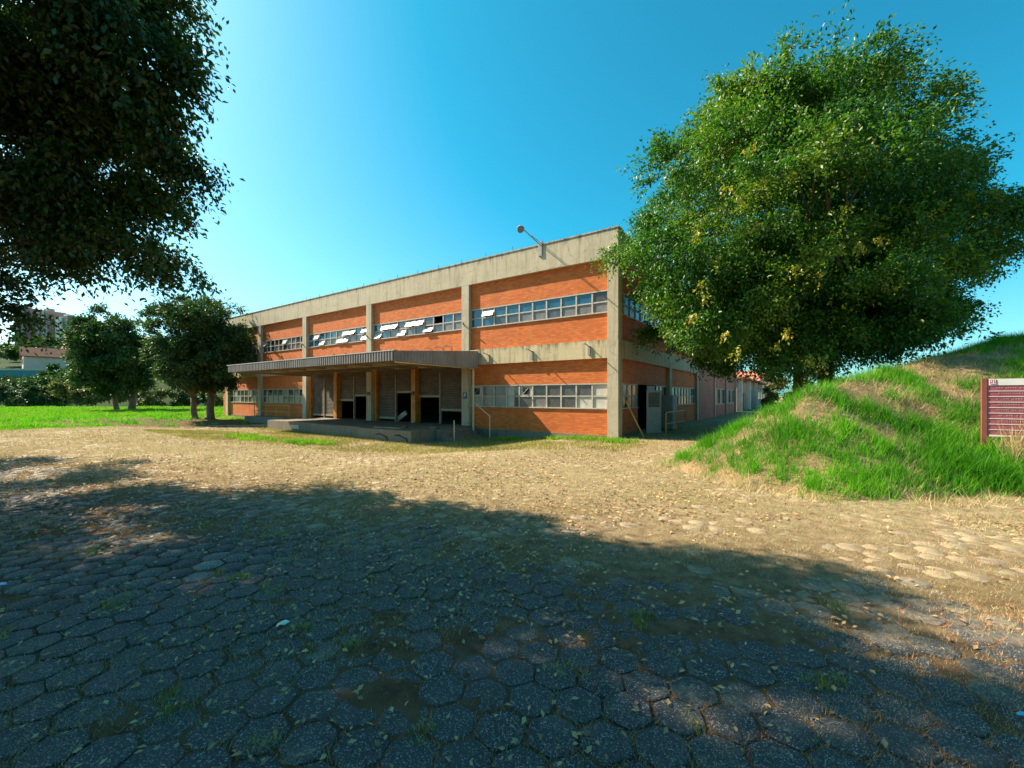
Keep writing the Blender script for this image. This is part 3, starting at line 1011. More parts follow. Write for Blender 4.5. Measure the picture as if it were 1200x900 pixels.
# the big tree on the mound beside the factory
def on_pic(pxx, pyy, Y):
    return np.array([(pxx - 600) / FPX * Y, Y, EYE + (464 - pyy) / FPX * Y])
big_ells = [(11.5, 17.2, 9.3, 5.2, 5.4, 4.4), (7.7, 14.8, 7.9, 3.7, 3.2, 4.0), (15.4, 17.4, 7.8, 4.0, 4.0, 3.2), (11.0, 14.6, 5.2, 3.2, 2.8, 2.5),
            (10.9, 17.0, 12.0, 3.9, 3.6, 2.2), (13.4, 17.4, 6.0, 3.0, 3.0, 1.7), (7.4, 15.0, 5.2, 2.7, 2.2, 2.3), (17.2, 17.8, 8.0, 2.9, 3.2, 2.0), (10.2, 16.0, 4.3, 2.6, 2.2, 1.5), (9.3, 16.8, 11.5, 3.0, 3.0, 2.2), (12.3, 17.4, 12.5, 2.6, 2.5, 2.3), (15.4, 17.6, 10.2, 2.8, 3.0, 2.2), (12.6, 15.7, 4.7, 2.3, 1.7, 1.2), (7.6, 17.6, 4.4, 2.0, 1.8, 1.7), (11.6, 15.0, 4.5, 3.0, 1.8, 1.3), (14.0, 15.8, 5.0, 2.4, 1.8, 1.2), (6.9, 15.6, 4.3, 1.8, 1.7, 1.2), (9.4, 14.2, 3.5, 2.4, 1.5, 1.1), (11.8, 14.6, 4.1, 2.5, 1.4, 1.1), (13.6, 15.2, 4.5, 2.2, 1.4, 1.0), (8.2, 15.8, 3.6, 1.8, 1.8, 1.2)]
shoots = []
gs = np.random.default_rng(5)
for (a, b_, Y) in ((895, 215, 12.4), (870, 250, 12.3), (835, 265, 12.4), (920, 200, 12.3), (985, 250, 12.2), (1000, 290, 12.0), (1030, 290, 12.2), (960, 300, 11.8), (840, 320, 12.5),
                   (920, 410, 11.9), (960, 415, 11.9), (880, 180, 12.6), (820, 360, 12.4), (1150, 215, 13.0), (1110, 235, 12.8), (855, 230, 12.3), (1040, 320, 12.0), (845, 395, 12.2)):
    p = on_pic(a, b_, Y)
    for _ in range(2):
        shoots.append(p + gs.normal(0, .28, 3))
bz = float(mound_z(np.array([12.3]), np.array([17.0]))[0])
make_tree('broadleaf_tree', 'huge bushy green tree growing on the mound beside the factory', 'tree', (12.3, 17.0, bz), big_ells, 7300, 80, 0.72, 0.120,
          M['leaf_big'], [(0.2, -0.2, 2.4, 0.27), (-0.6, 0.5, 3.0, 0.2), (0.9, 0.6, 3.2, 0.18)], 301, n_limb=22, lump=0.24, extra=(shoots, M['leaf_orange']))

# near tree at the left whose crown hangs into the picture and shades the yard
left_ells = [(-10.6, 6.1, 7.2, 2.2, 1.5, 1.2), (-9.8, 5.9, 12.0, 2.7, 1.7, 1.7), (-11.5, 7.6, 5.6, 2.0, 1.6, 1.2), (-10.6, 4.2, 8.8, 3.9, 3.3, 4.4), (-11.4, 6.6, 7.9, 3.0, 2.4, 3.0), (-12.2, 8.0, 7.0, 3.2, 2.8, 2.2), (-10.8, 2.0, 8.0, 4.2, 3.4, 4.0), (-10.4, 4.0, 11.2, 3.6, 2.6, 2.4), (-16.8, 10.6, 5.2, 3.3, 2.9, 2.4)]
for (a_, b2, Y_, r1, r2) in ((150, 190, 7.8, .9, .6), (196, 205, 8.0, .6, .35), (150, 100, 6.6, .7, .7), (172, 88, 6.6, .5, .4), (150, 30, 6.2, .7, .8), (130, 300, 8.2, 1.0, .4), (185, 308, 8.2, .6, .25),
                             (115, 282, 8.4, 1.1, .6), (45, 262, 8.6, 1.3, .9), (-18, 345, 8.6, .6, .9), (2, 372, 8.8, .5, .6), (150, 315, 8.2, .7, .25), (105, 190, 7.4, 1.1, 1.0), (90, 250, 7.8, 1.2, .8),
                             (60, 60, 6.4, 1.6, 1.3), (90, 205, 7.2, 1.3, .9), (30, 235, 7.4, 1.3, .9), (110, 245, 7.8, .9, .6), (10, 90, 6.6, 1.4, 1.2), (20, 15, 6.2, 1.5, 1.2), (100, 5, 6.2, 1.5, 1.2), (125, 60, 6.4, .9, .9), (30, 160, 7.0, 1.6, 1.3), (110, 120, 6.8, 1.3, 1.1)):
    p_ = on_pic(a_, b2, Y_)
    left_ells.append((p_[0], p_[1], p_[2], r1, r1, r2))
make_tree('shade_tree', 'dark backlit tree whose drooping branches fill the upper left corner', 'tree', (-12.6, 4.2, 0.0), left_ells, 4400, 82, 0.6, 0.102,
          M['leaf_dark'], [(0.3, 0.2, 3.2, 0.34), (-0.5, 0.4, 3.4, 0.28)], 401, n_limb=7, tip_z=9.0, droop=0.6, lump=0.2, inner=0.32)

# two round trees on the lawn
tz = 0.0
make_tree('lawn_tree', 'round dark tree on two thin trunks, farther from the factory', 'tree', (-47.6, 52.0, tz),
          [(-47.9, 51.5, 7.8, 3.8, 4.2, 5.2), (-47.8, 51, 4.6, 3.8, 3.8, 2.6), (-47.3, 50, 6.6, 3.6, 3.4, 4.2)], 1500, 56, 0.85, 0.31, M['leaf_mid'], [(-1.3, 0, 2.2, 0.28), (1.2, 0, 2.3, 0.36)], 501,
          'round trees on the lawn', droop=0.25, lump=0.06, inner=0.45, bough=0.24, div=8)
make_tree('lawn_tree', 'round dark tree beside the left end of the factory', 'tree', (-24.4, 33.4, tz),
          [(-24.1, 32.9, 6.3, 3.1, 3.0, 4.0), (-23.7, 32.2, 4.1, 3.1, 2.8, 1.9), (-22.7, 32.0, 5.6, 2.3, 2.2, 3.0)], 1600, 60, 0.62, 0.205, M['leaf_mid'], [(-0.8, 0, 1.8, 0.22), (0.7, 0, 1.9, 0.28)], 502,
          'round trees on the lawn', droop=0.25, lump=0.06, inner=0.45, bough=0.24, div=8)

# ------------------------------------------------------------------ factory
B = empty('factory_building', (C0[0], C0[1], 0), ROTZ)
tag(B, 'long two storey orange brick factory with concrete frame and strip windows', 'factory')
def tq(p):
    q_ = (p - 600) / FPX
    return (C0[0] - q_ * C0[1]) / (-U.x + q_ * U.y)
EYEH = 1.7
ROOF, FB, UWT, UWB, MBT, MBB, LWT, LWB, BB = 8.45, 7.30, 6.06, 5.11, 4.00, 3.25, 2.23, 1.15, 0.08
REC = 0.17
DEPTH = 15.6
pill = [0.24] + [tq(p) for p in (545, 432, 356.5, 303.7, 265.5)]
HW = 0.24
END = pill[-1] + 0.3
def front(mb, a0, a1, d0, d1, z0, z1):
    return mb.box(-a1, -a0, d0, d1, z0, z1)
def sidew(mb, a0, a1, d0, d1, z0, z1):
    return mb.box(-d1, -d0, a0, a1, z0, z1)
# frame of concrete
for i, t in enumerate(pill):
    if i == 0:
        MB().box(-0.46, 0.0, 0.0, 0.46, -0.5, FB).build('pillar', M['concrete'], B)
    else:
        front(MB(), t - HW, t + HW, 0.0, 0.5, -0.6, FB).build('pillar', M['concrete'], B)
front(MB(), 0.0, END, -0.004, 0.5, FB, ROOF).build('parapet', M['parapet'], B)
sidew(MB(), 0.5, DEPTH, -0.004, 0.5, FB, ROOF).build('parapet', M['parapet'], B)
for i in range(5):
    a0 = pill[i] + HW; a1 = pill[i + 1] - HW
    if i == 0: a0 = 0.46
    front(MB(), a0, a1, 0.012, 0.5, MBB, MBT).build('floor_beam', M['concrete_stained'], B)
sp_ = [0.23, 8.1, DEPTH - 0.25]
for s_ in sp_[1:]:
    sidew(MB(), s_ - HW, s_ + HW, 0.0, 0.5, -0.6, FB).build('pillar', M['concrete'], B)
for a0, a1 in ((0.46, 8.1 - HW), (8.1 + HW, DEPTH - 0.25 - HW)):
    sidew(MB(), a0, a1, 0.012, 0.5, MBB, MBT).build('floor_beam', M['concrete'], B)
# roof, floors, back and left walls
MB().box(-END + 0.05, -0.55, 0.55, DEPTH - 0.1, 7.9, 8.1).build('roof', M['roofing'], B)
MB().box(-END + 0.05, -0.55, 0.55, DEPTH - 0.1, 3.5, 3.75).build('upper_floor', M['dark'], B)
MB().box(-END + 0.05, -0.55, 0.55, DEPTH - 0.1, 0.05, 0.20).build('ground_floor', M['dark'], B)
MB().box(-END, 0.0, DEPTH, DEPTH + 0.3, -0.5, ROOF).build('rear_wall', M['pink_brick'], B)
MB().box(-END - 0.3, -END, 0.0, DEPTH + 0.3, -0.5, ROOF).build('end_wall', M['brick'], B)
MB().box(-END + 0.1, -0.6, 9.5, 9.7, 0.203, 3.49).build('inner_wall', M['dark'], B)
# parapet flashing and spikes
front(MB(), -0.03, END + 0.3, -0.03, 0.55, ROOF, ROOF + 0.05).build('coping', M['concrete'], B)
spike = MB().tube([(0, 0, 0), (0, 0, 0.22)], 0.012, 6).box(-.03, .03, -.03, .03, 0, .03).mesh('roof_spike')
t = 0.3
rs = random.Random(4)
while t < END:
    link_mesh('roof_spike', spike, M['dark_steel'], B, (-t, 0.1, ROOF + 0.05), (rs.gauss(0, .1), rs.gauss(0, .1), 0))
    t += 1.62

# windows ---------------------------------------------------------
pane_cache = {}
def window(side_, a0, a1, z0, z1, ncol, style='up', seed=1, sashes=(), white=(), broken=(), holes=(), half=()):
    """strip window of two rows; side_ picks the wall. a runs from the near corner away."""
    g_ = random.Random(seed)
    D0 = REC + 0.05
    fr = MB()
    wbox = front if side_ == 'f' else sidew
    fw = 0.035
    wbox(fr, a0, a1, D0 - 0.05, D0 + 0.05, z1 - 0.05, z1)
    wbox(fr, a0 - 0.0, a1 + 0.0, D0 - 0.10, D0 + 0.05, z0, z0 + 0.05)
    zm = (z0 + z1) / 2
    cw = (a1 - a0) / ncol
    for k in range(ncol + 1):
        c_ = a0 + k * cw
        lo = max(a0, c_ - fw); hi = min(a1, c_ + fw)
        wbox(fr, lo, hi, D0 - 0.035, D0 + 0.045, z0 + 0.05, z1 - 0.05)
    for k in range(ncol):
        c_ = a0 + k * cw
        wbox(fr, c_ + fw, c_ + cw - fw, D0 - 0.03, D0 + 0.04, zm - 0.028, zm + 0.028)
    o = fr.build('window', M['frame'], B)
    key = (side_, round(cw, 3), round(z1 - z0, 3))
    if key not in pane_cache:
        mb = MB()
        hw = (cw - 2 * fw) / 2 - 0.002; hh = (z1 - z0) / 4 - 0.042
        if side_ == 'f':
            mb.box(-hw, hw, -0.006, 0.006, -hh, hh)
        else:
            mb.box(-0.006, 0.006, -hw, hw, -hh, hh)
        pane_cache[key] = {m_: None for m_ in ()} , mb, hw, hh
    _, mb, hw, hh = pane_cache[key]
    local = {}
    def pmesh(mname):
        kk = (key, mname)
        if kk not in pane_mesh:
            me_ = mb.mesh('pane'); me_.materials.append(M[mname]); pane_mesh[kk] = me_
        return pane_mesh[kk]
    def place(a, d, z):
        return (-a, d, z) if side_ == 'f' else (-d, a, z)
    for k in range(ncol):
        ac = a0 + (k + .5) * cw
        for r in (0, 1):
            zc = (z0 + 0.05 + zm - 0.028) / 2 if r == 0 else (zm + 0.028 + z1 - 0.05) / 2
            if (k, r) in sashes or (k, r) in broken:
                continue
            if (k, r) in white:
                mm = 'white_panel'
            elif style == 'up':
                mm = g_.choice(['pane_grey', 'pane_mid', 'pane_grey']) if r == 0 else g_.choice(['pane_blue', 'pane_blue', 'pane_mid'])
                if k > ncol - 3: mm = 'pane_blue'
            elif style == 'dark':
                mm = g_.choice(['pane_dark', 'pane_mid', 'pane_grey'])
            else:
                mm = g_.choice(['pane_mid', 'pane_mid', 'pane_grey']) if r == 0 else g_.choice(['pane_mid', 'pane_dark'])
            ob = bpy.data.objects.new('pane', pmesh(mm))
            col.objects.link(ob); ob.parent = o
            ob.location = place(ac, D0 + 0.008, zc)
            if (k, r) in holes:
                hb = MB().box(-hw * .55, hw * .5, -0.012, 0.0, -hh * .75, hh * .6)
                hb.build('vent_hole', M['black'], o, place(ac, D0 - 0.002, zc))
                MB().tube([(-hw * .45, -0.02, -hh * .6), (hw * .4, -0.02, hh * .5)], 0.012, 5).build('bent_bar', M['white_panel'], o, place(ac, D0 - 0.004, zc))
            if (k, r) in half:
                MB().box(hw * .25, hw * .98, -0.012, 0.0, -hh, hh).build('dark_strip', M['pane_dark'], o, place(ac, D0 - 0.002, zc))
    for (k, r) in sashes:
        ac = a0 + (k + .5) * cw
        zc = (z0 + 0.05 + zm - 0.028) / 2 if r == 0 else (zm + 0.028 + z1 - 0.05) / 2
        tilt = R(g_.uniform(20, 40)) * (1 if side_ == 'f' else 1)
        sb = MB()
        e = 0.03
        sb.box(-hw, hw, -0.015, 0.015, hh - e, hh).box(-hw, hw, -0.015, 0.015, -hh, -hh + e)
        sb.box(-hw, -hw + e, -0.015, 0.015, -hh + e, hh - e).box(hw - e, hw, -0.015, 0.015, -hh + e, hh - e)
        sb.box(-hw + e, hw - e, -0.004, 0.004, -hh + e, hh - e)
        so = sb.build('open_sash', M['sash'], o, place(ac, D0 - 0.05, zc), (-tilt, 0, 0) if side_ == 'f' else (0, 0, 0))
    return o
pane_mesh = {}
def bay(i):
    return pill[i] + HW if i else 0.46, pill[i + 1] - HW

a0, a1 = bay(0)
window('f', a0 + .004, a1 - .004, UWB, UWT, 10, 'up', 1, sashes=((8, 1),))
window('f', a0 + .004, a1 - .004, LWB, LWT, 10, 'low', 2, white=((0, 0), (0, 1), (6, 0), (6, 1), (5, 1), (9, 1), (1, 0)), holes=((5, 1), (9, 1)), half=((6, 0), (6, 1)))
a0, a1 = bay(1)
window('f', a0 + .004, a1 - .004, UWB, UWT, 10, 'up', 3, sashes=((3, 0), (4, 1), (5, 1), (6, 0), (7, 1), (8, 1), (9, 0)), broken=((2, 1),))
a0, a1 = bay(2)
window('f', a0 + .004, a1 - .004, UWB, UWT, 10, 'up', 4, sashes=((0, 1), (0, 0), (2, 1), (3, 1), (3, 0), (4, 0), (7, 0), (8, 1)))
a0, a1 = bay(3)
window('f', a0 + .004, a1 - .004, UWB, UWT, 10, 'dark', 5, sashes=((9, 1), (4, 1)))
window('f', a0 + .004, a1 - .004, LWB, LWT, 8, 'dark', 6)
a0, a1 = bay(4)
window('f', a0 + .004, a1 - .004, UWB, UWT, 8, 'dark', 7)
window('f', a0 + .004, a1 - .004, LWB, LWT, 8, 'dark', 8)
# brick panels
for i in range(5):
    a0, a1 = bay(i)
    segs = [(UWT, FB), (MBT, UWB)]
    if i not in (1, 2):
        segs += [(LWT, MBB), (BB, LWB)]
    for z0, z1 in segs:
        front(MB(), a0, a1, REC, REC + 0.22, z0, z1).build('brick_panel', M['brick'], B)
    if i not in (1, 2):
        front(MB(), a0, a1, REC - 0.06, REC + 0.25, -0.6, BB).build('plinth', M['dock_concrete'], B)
for j, (s0, s1) in enumerate(((0.46, 8.1 - HW), (8.1 + HW, DEPTH - 0.25 - HW))):
    door0, door1 = 2.9, 5.9
    for z0, z1 in ((UWT, FB), (MBT, UWB), (LWT, MBB)):
        sidew(MB(), s0, s1, REC, REC + 0.22, z0, z1).build('brick_panel', M['brick'], B)
    if j == 0:
        sidew(MB(), s0, door0, REC, REC + 0.22, BB, LWB).build('brick_panel', M['brick'], B)
        sidew(MB(), door1, s1, REC, REC + 0.22, BB, LWB).build('brick_panel', M['brick'], B)
        window('s', s0 + .004, s1 - .004, UWB, UWT, 10, 'low', 21)
        window('s', s0 + .004, door0, LWB, LWT, 4, 'dark', 22)
        window('s', door1, s1 - .004, LWB, LWT, 3, 'dark', 24)
        # doorway: dark opening with a frame
        dm = MB()
        sidew(dm, door0 + .003, door0 + 0.06, REC, REC + 0.14, BB, LWT)
        sidew(dm, door1 - 0.06, door1 - .003, REC, REC + 0.14, BB, LWT)
        dm.build('door_frame', M['dark_steel'], B)
        dl = MB()
        sidew(dl, 4.5, door1 - 0.07, REC + 0.05, REC + 0.09, BB + .02, LWT - .02)
        dl.build('door_leaf', M['grey_paint'], B)
    else:
        sidew(MB(), s0, s1, REC, REC + 0.22, BB, LWB).build('brick_panel', M['brick'], B)
        window('s', s0 + .004, s1 - .004, UWB, UWT, 9, 'low', 25)
        window('s', s0 + .004, s1 - .004, LWB, LWT, 9, 'dark', 26)
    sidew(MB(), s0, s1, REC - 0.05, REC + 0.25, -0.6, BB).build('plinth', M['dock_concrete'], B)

# loading doors in bays 1 and 2 -----------------------------------
FLO = 0.20
def shutter(a0, a1, zb, zt):
    mb = MB()
    z = zb
    n_ = max(1, int((zt - zb) / 0.09))
    st = (zt - zb) / n_
    prof = []
    for k in range(n_):
        prof += [(0.42, z + k * st), (0.375, z + k * st + st * .2), (0.375, z + k * st + st * .75)]
    prof.append((0.42, zt))
    pts = [(-a0, d, z_) for d, z_ in prof] + [(-a0, 0.5, zt), (-a0, 0.5, zb)]
    mb.prism(pts, (-(a1 - a0), 0, 0))
    o = mb.build('roller_shutter', M['shutter'], B)
    front(MB(), a0 + .01, a1 - .01, 0.36, 0.43, zb - 0.13, zb - 0.002).build('bottom_rail', M['shutter_rail'], o)
ZT = 2.95
for bi, opens in ((1, (1.02, 1.75, 2.0, 0.46)), (2, (1.8, 1.5, 0.46, 0.46))):
    a0, a1 = bay(bi)
    post = (a0 + a1) / 2 + 0.05
    pw = 0.17; jw = 0.16
    front(MB(), post - pw, post + pw, 0.10, 0.52, FLO, MBB - 0.003).build('door_post', M['orange'], B)
    front(MB(), a0 + .003, a0 + jw, 0.20, 0.52, FLO, MBB - 0.003).build('door_post', M['orange'], B)
    front(MB(), a1 - jw * 1.4, a1 - .003, 0.20, 0.52, FLO, MBB - 0.003).build('door_post', M['orange'], B)
    halves = [(a0 + jw, post - pw), (post + pw, a1 - jw * 1.4)]
    k = 0
    for h0, h1 in halves:
        mid = (h0 + h1) / 2
        front(MB(), mid - 0.035, mid + 0.035, 0.32, 0.45, FLO, ZT).build('shutter_guide', M['shutter_rail'], B)
        # ribbed header panel over the shutters
        hm = MB()
        x = h0 + .004
        while x < h1 - 0.06:
            front(hm, x, min(x + 0.07, h1 - .004), 0.33, 0.36, ZT, MBB - .004)
            x += 0.14
        front(hm, h0 + .004, h1 - .004, 0.36, 0.5, ZT, MBB - .004)
        hm.build('header_panel', M['shutter'], B)
        for c0, c1 in ((h0 + .004, mid - .036), (mid + .036, h1 - .004)):
            shutter(c0, c1, opens[k], ZT - .003)
            k += 1

# canopy -----------------------------------------------------------
CA0, CA1, CD = 7.22, 22.0, 5.2
def ribbed(p0, p1, zb0, zb1, zt0, zt1, outward, pitch=0.16, depth=0.045):
    """corrugated sheet between two plan points with sloping top/bottom"""
    p0 = Vector(p0); p1 = Vector(p1); ow = Vector(outward)
    L_ = (p1 - p0).length
    n_ = int(L_ / pitch)
    mb = MB()
    prof = []
    for k in range(n_):
        for f_, o_ in ((0.0, 0), (0.32, 0), (0.5, depth), (0.82, depth)):
            prof.append(((k + f_) / n_, o_))
    prof.append((1.0, 0))
    for s_, o_ in prof:
        p = p0.lerp(p1, s_)
        for z_, oo in ((zb0 + (zb1 - zb0) * s_, o_), (zt0 + (zt1 - zt0) * s_, o_)):
            qv = p + ow * oo
            mb.v.append((qv.x, qv.y, z_))
    m_ = len(prof)
    for k in range(m_ - 1):
        mb.f.append((2 * k, 2 * k + 2, 2 * k + 3, 2 * k + 1))
    # back skin
    b_ = len(mb.v)
    for p, zb_, zt_ in ((p0, zb0, zt0), (p1, zb1, zt1)):
        qv = p - ow * 0.03
        mb.v += [(qv.x, qv.y, zb_), (qv.x, qv.y, zt_)]
    mb.f.append((b_, b_ + 1, b_ + 3, b_ + 2))
    return mb
CB, CTF, CTW = 3.10, 3.49, 3.93
cn = MB()
pts = [(-CA1, -CD, CB + .03), (-CA1, -CD, CTF - .02), (-CA1, -0.01, CTW - .02), (-CA1, -0.01, CTW - 0.12), (-CA1, -CD + .3, CTF - 0.14), (-CA1, -CD + .3, CB + .03)]
cn.prism(pts, (CA1 - CA0, 0, 0))
canopy = cn.build('canopy', M['roofing'], B)
ribbed((-CA1, -CD - .04, 0), (-CA0, -CD - .04, 0), CB, CB, CTF, CTF, (0, -1, 0), 0.17).build('fascia_sheet', M['fascia'], canopy, fix=False)
ribbed((-CA0 + .04, -CD - .04, 0), (-CA0 + .04, -0.01, 0), CB, 3.04, CTF, CTW, (1, 0, 0), 0.17, 0.02).build('fascia_sheet', M['fascia'], canopy, fix=False)
ribbed((-CA1 - .04, -CD - .04, 0), (-CA1 - .04, -0.01, 0), CB, 3.04, CTF, CTW, (-1, 0, 0), 0.17, 0.02).build('fascia_sheet', M['fascia'], canopy, fix=False)
MB().box(-CA1 - .1, -CA0 + .1, -CD - .10, -CD + .1, CTF, CTF + .035).build('fascia_cap', M['steel'], canopy)
for k in range(8):
    xx = -CA1 + 0.4 + k * (CA1 - CA0 - 0.8) / 7
    MB().prism([(xx - .06, -CD + .32, CB + .06), (xx - .06, -CD + .32, CTF - .16), (xx - .06, -0.02, CTW - .14), (xx - .06, -0.02, CB + .06)], (0.12, 0, 0)).build('canopy_rafter', M['shutter_rail'], canopy)
MB().box(-CA1 + .1, -CA0 - .1, -3.0, -2.8, CB + .06, CB + .24).build('canopy_beam', M['shutter_rail'], canopy)
MB().tube([(-CA0 - .08, -CD + .1, CB - .03), (-CA0 - .08, -0.25, CB - .05)], 0.035, 8).build('canopy_pipe', M['cream_pipe'], canopy)
MB().tube([(-CA0 - .08, -0.25, CB - .05), (-CA0 - .08, -0.25, 0.0)], 0.05, 8).build('downpipe', M['cream_pipe'], B)
for k, xx in enumerate((-13.2, -12.2, -10.8, -9.8, -9.0, -8.4)):
    hb = MB().tube([(xx, -3.2 + k * .2, 3.5), (xx, -3.2 + k * .2, 3.95), (xx + .35, -3.2 + k * .2, 4.05), (xx + .7, -3.1 + k * .2, 3.85)], 0.02, 6)
    if k > 1:
        hb = MB().tube([(xx, -0.6, 3.8), (xx, -0.6, 4.12), (xx - .35, -0.6, 4.24), (xx - .55, -0.6, 4.18)], 0.022, 6)
    else:
        hb = MB().tube([(xx, -4.0, 3.55), (xx, -4.0, 3.8)], 0.03, 6)
    hb.build('conduit_hook', M['dark_steel'], canopy)

# dock ---------------------------------------------------------------
for (a0, a1, dd) in ((15.9, 21.4, 3.3), (11.4, 15.897, 3.65), (7.6, 11.397, 4.0)):
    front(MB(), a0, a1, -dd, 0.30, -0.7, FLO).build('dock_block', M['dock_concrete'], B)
MB().box(-18.6, -17.7, -3.33, -3.302, -.2, .02).build('dock_patch', simple('pale_patch', (0.42, 0.34, 0.28), 0.9), B)
for k in range(3):
    MB().box(-7.55 + k * .32, -7.25 + k * .32, -2.6, -0.4, -0.6, 0.18 - k * .16).build('dock_step', M['dock_concrete'], B)
cr = random.Random(9)
for (x0_, z0_) in ((-9.9, .0), (-8.6, .02)):
    pts = [(x0_ + k * .12, -4.015, z0_ - .02 * k + cr.gauss(0, .03) - (0.25 if k > 6 else 0)) for k in range(8)]
    MB().tube(pts, [.025] * 8, 5).build('crack', M['black'], B)
# rails
def rail(name, pts_list, r, mat):
    mb = MB()
    for p in pts_list:
        mb.tube(p, r, 6)
    return mb.build(name, mat, B)
rail('ramp_rail', [[(-29.2, -0.6, 1.02), (-24.0, -0.6, 1.02)], [(-29.2, -0.6, .55), (-24.0, -0.6, .55)]] + [[(x_, -0.6, -.3), (x_, -0.6, 1.02)] for x_ in (-29.2, -27.4, -25.8, -24.0)], 0.03, M['yellow'])
front(MB(), 23.6, 29.4, -1.2, 0.1, -0.6, 0.16).build('ramp', M['dock_concrete'], B)
rail('stair_rail', [[(-6.0, -0.6, -.3), (-6.0, -0.6, .75), (-6.9, -0.6, 1.35)], [(-6.6, -2.4, -.3), (-6.6, -2.4, .62)]], 0.025, M['cream_pipe'])
# plates on the pillars
pl = MB().box(-pill[1] - .13, -pill[1] + .13, -0.03, -0.001, 1.55, 1.88).build('sign_plate', M['blue_plate'], B)
mb = MB().box(-pill[1] - .05, -pill[1] - .02, -0.034, -0.031, 1.62, 1.82).box(-pill[1] - .017, -pill[1] + .04, -0.034, -0.031, 1.79, 1.82).box(-pill[1] - .017, -pill[1] + .04, -0.034, -0.031, 1.70, 1.73).box(-pill[1] + .042, -pill[1] + .065, -0.034, -0.031, 1.70, 1.82)
mb.build('white_mark', M['white_paint'], pl)
MB().box(-pill[2] - .12, -pill[2] + .12, -0.05, -0.001, 1.75, 1.95).build('junction_box', M['dark_steel'], B)
MB().box(-pill[2] - .05, -pill[2] + .15, -0.04, -0.001, 1.5, 1.72).build('meter_box', M['white_panel'], B)
MB().box(-12.12, -11.9, 0.03, 0.098, 1.75, 1.95).build('junction_box', M['dark_steel'], B)
# wall brackets on the floor beam
for a, zz in ((6.55, 3.72), (4.05, 3.74), (1.25, 3.78)):
    mb = MB().box(-a - .05, -a + .05, -0.05, 0.011, zz - .38, zz)
    mb.tube([(-a, 0.0, zz - .03), (-a, -0.42, zz + .06), (-a, -0.5, zz + .03)], 0.022, 6)
    mb.build('wall_bracket', M['concrete'] if a > 6 else M['grey_paint'], B)
for t in pill[1:4]:
    MB().tube([(-t - .05, 0.0, 5.28), (-t - .02, -0.16, 5.42)], 0.03, 6).build('cable_hook', M['dark_steel'], B)

# flood lamp on the parapet (thing of its own)
lr = empty('flood_lamp', to_world(-3.6, 0.0, 8.1), ROTZ)
tag(lr, 'grey flood lamp on an arm reaching out from the roof edge', 'lamp')
MB().box(-.09, .09, -.06, -0.005, -.15, .5).build('bracket', M['grey_paint'], lr)
MB().tube([(0, -.03, .35), (0, -1.5, .62)], 0.022, 8).tube([(0, -.03, .46), (0, -.8, .54)], 0.015, 6).build('arm', M['grey_paint'], lr)
hd = MB()
rings = [(0, .02), (.05, .08), (.12, .13), (.2, .14), (.25, .155), (.26, .155)]
hd.tube([(0, -1.42 - a * 0.9, .62 - a * .35) for a, _ in rings], [r for _, r in rings], 14)
hd.build('lamp_head', M['grey_paint'], lr, smooth=True)
MB().tube([(0, -1.42 - .262 * .9, .62 - .262 * .35), (0, -1.42 - .27 * .9, .62 - .27 * .35)], 0.14, 14).build('lens', M['pane_grey'], lr)

# things round the doorway ---------------------------------------------
do = empty('loose_door', to_world(0.42, 3.4, 0), ROTZ + R(62))
tag(do, 'white door with upper glass pane standing open at the side wall', 'door')
MB().box(-.44, -.36, -.025, .025, .0, 1.95).box(.36, .44, -.025, .025, .0, 1.95).box(-.36, .36, -.025, .025, 0.0, 1.18).box(-.36, .36, -.025, .025, 1.86, 1.95).build('door_leaf', M['white_panel'], do)
MB().box(-.36, .36, -.006, .006, 1.18, 1.86).build('pane', M['pane_grey'], do)
MB().tube([(.38, -.03, 1.0), (.38, -.09, 1.0), (.28, -.09, 1.0)], 0.012, 6).build('handle', M['steel'], do)
ct = empty('metal_cabinet', to_world(0.45, 5.9, 0), ROTZ)
tag(ct, 'grey metal cabinet standing in shade behind the yellow railing', 'cabinet')
MB().box(-.3, .3, -.45, .45, .05, 1.75).build('body', M['grey_paint'], ct)
MB().box(-.27, .27, -.475, -.452, .1, 1.7).build('door', M['grey_paint'], ct)
MB().box(-.1, .12, -.49, -.476, .82, .92).build('vent', M['black'], ct)
rl = empty('yard_railing', to_world(1.2, 3.4, 0), ROTZ)
tag(rl, 'rusty yellow pipe railing beside the white door', 'railing')
for yy in (-.9, .9, 2.6):
    MB().tube([(0.15 * (yy > 2), yy, -.1), (0, yy, 1.0)], 0.03, 7).build('post', M['yellow'], rl)
MB().tube([(0, -.9, .98), (0, 2.6, .98)], 0.026, 7).build('top_rail', M['yellow'], rl)
MB().tube([(0, -.9, .5), (0, 2.6, .45)], 0.02, 7).build('mid_rail', M['yellow'], rl)
lp = MB().tube([to_world(0.75, 0.9, 0.0), to_world(0.06, 0.7, 1.5)], 0.03, 7).build('leaning_pole', M['yellow'])
tag(lp, 'thin rusty pole leaning on the side of the corner pillar', 'pole')
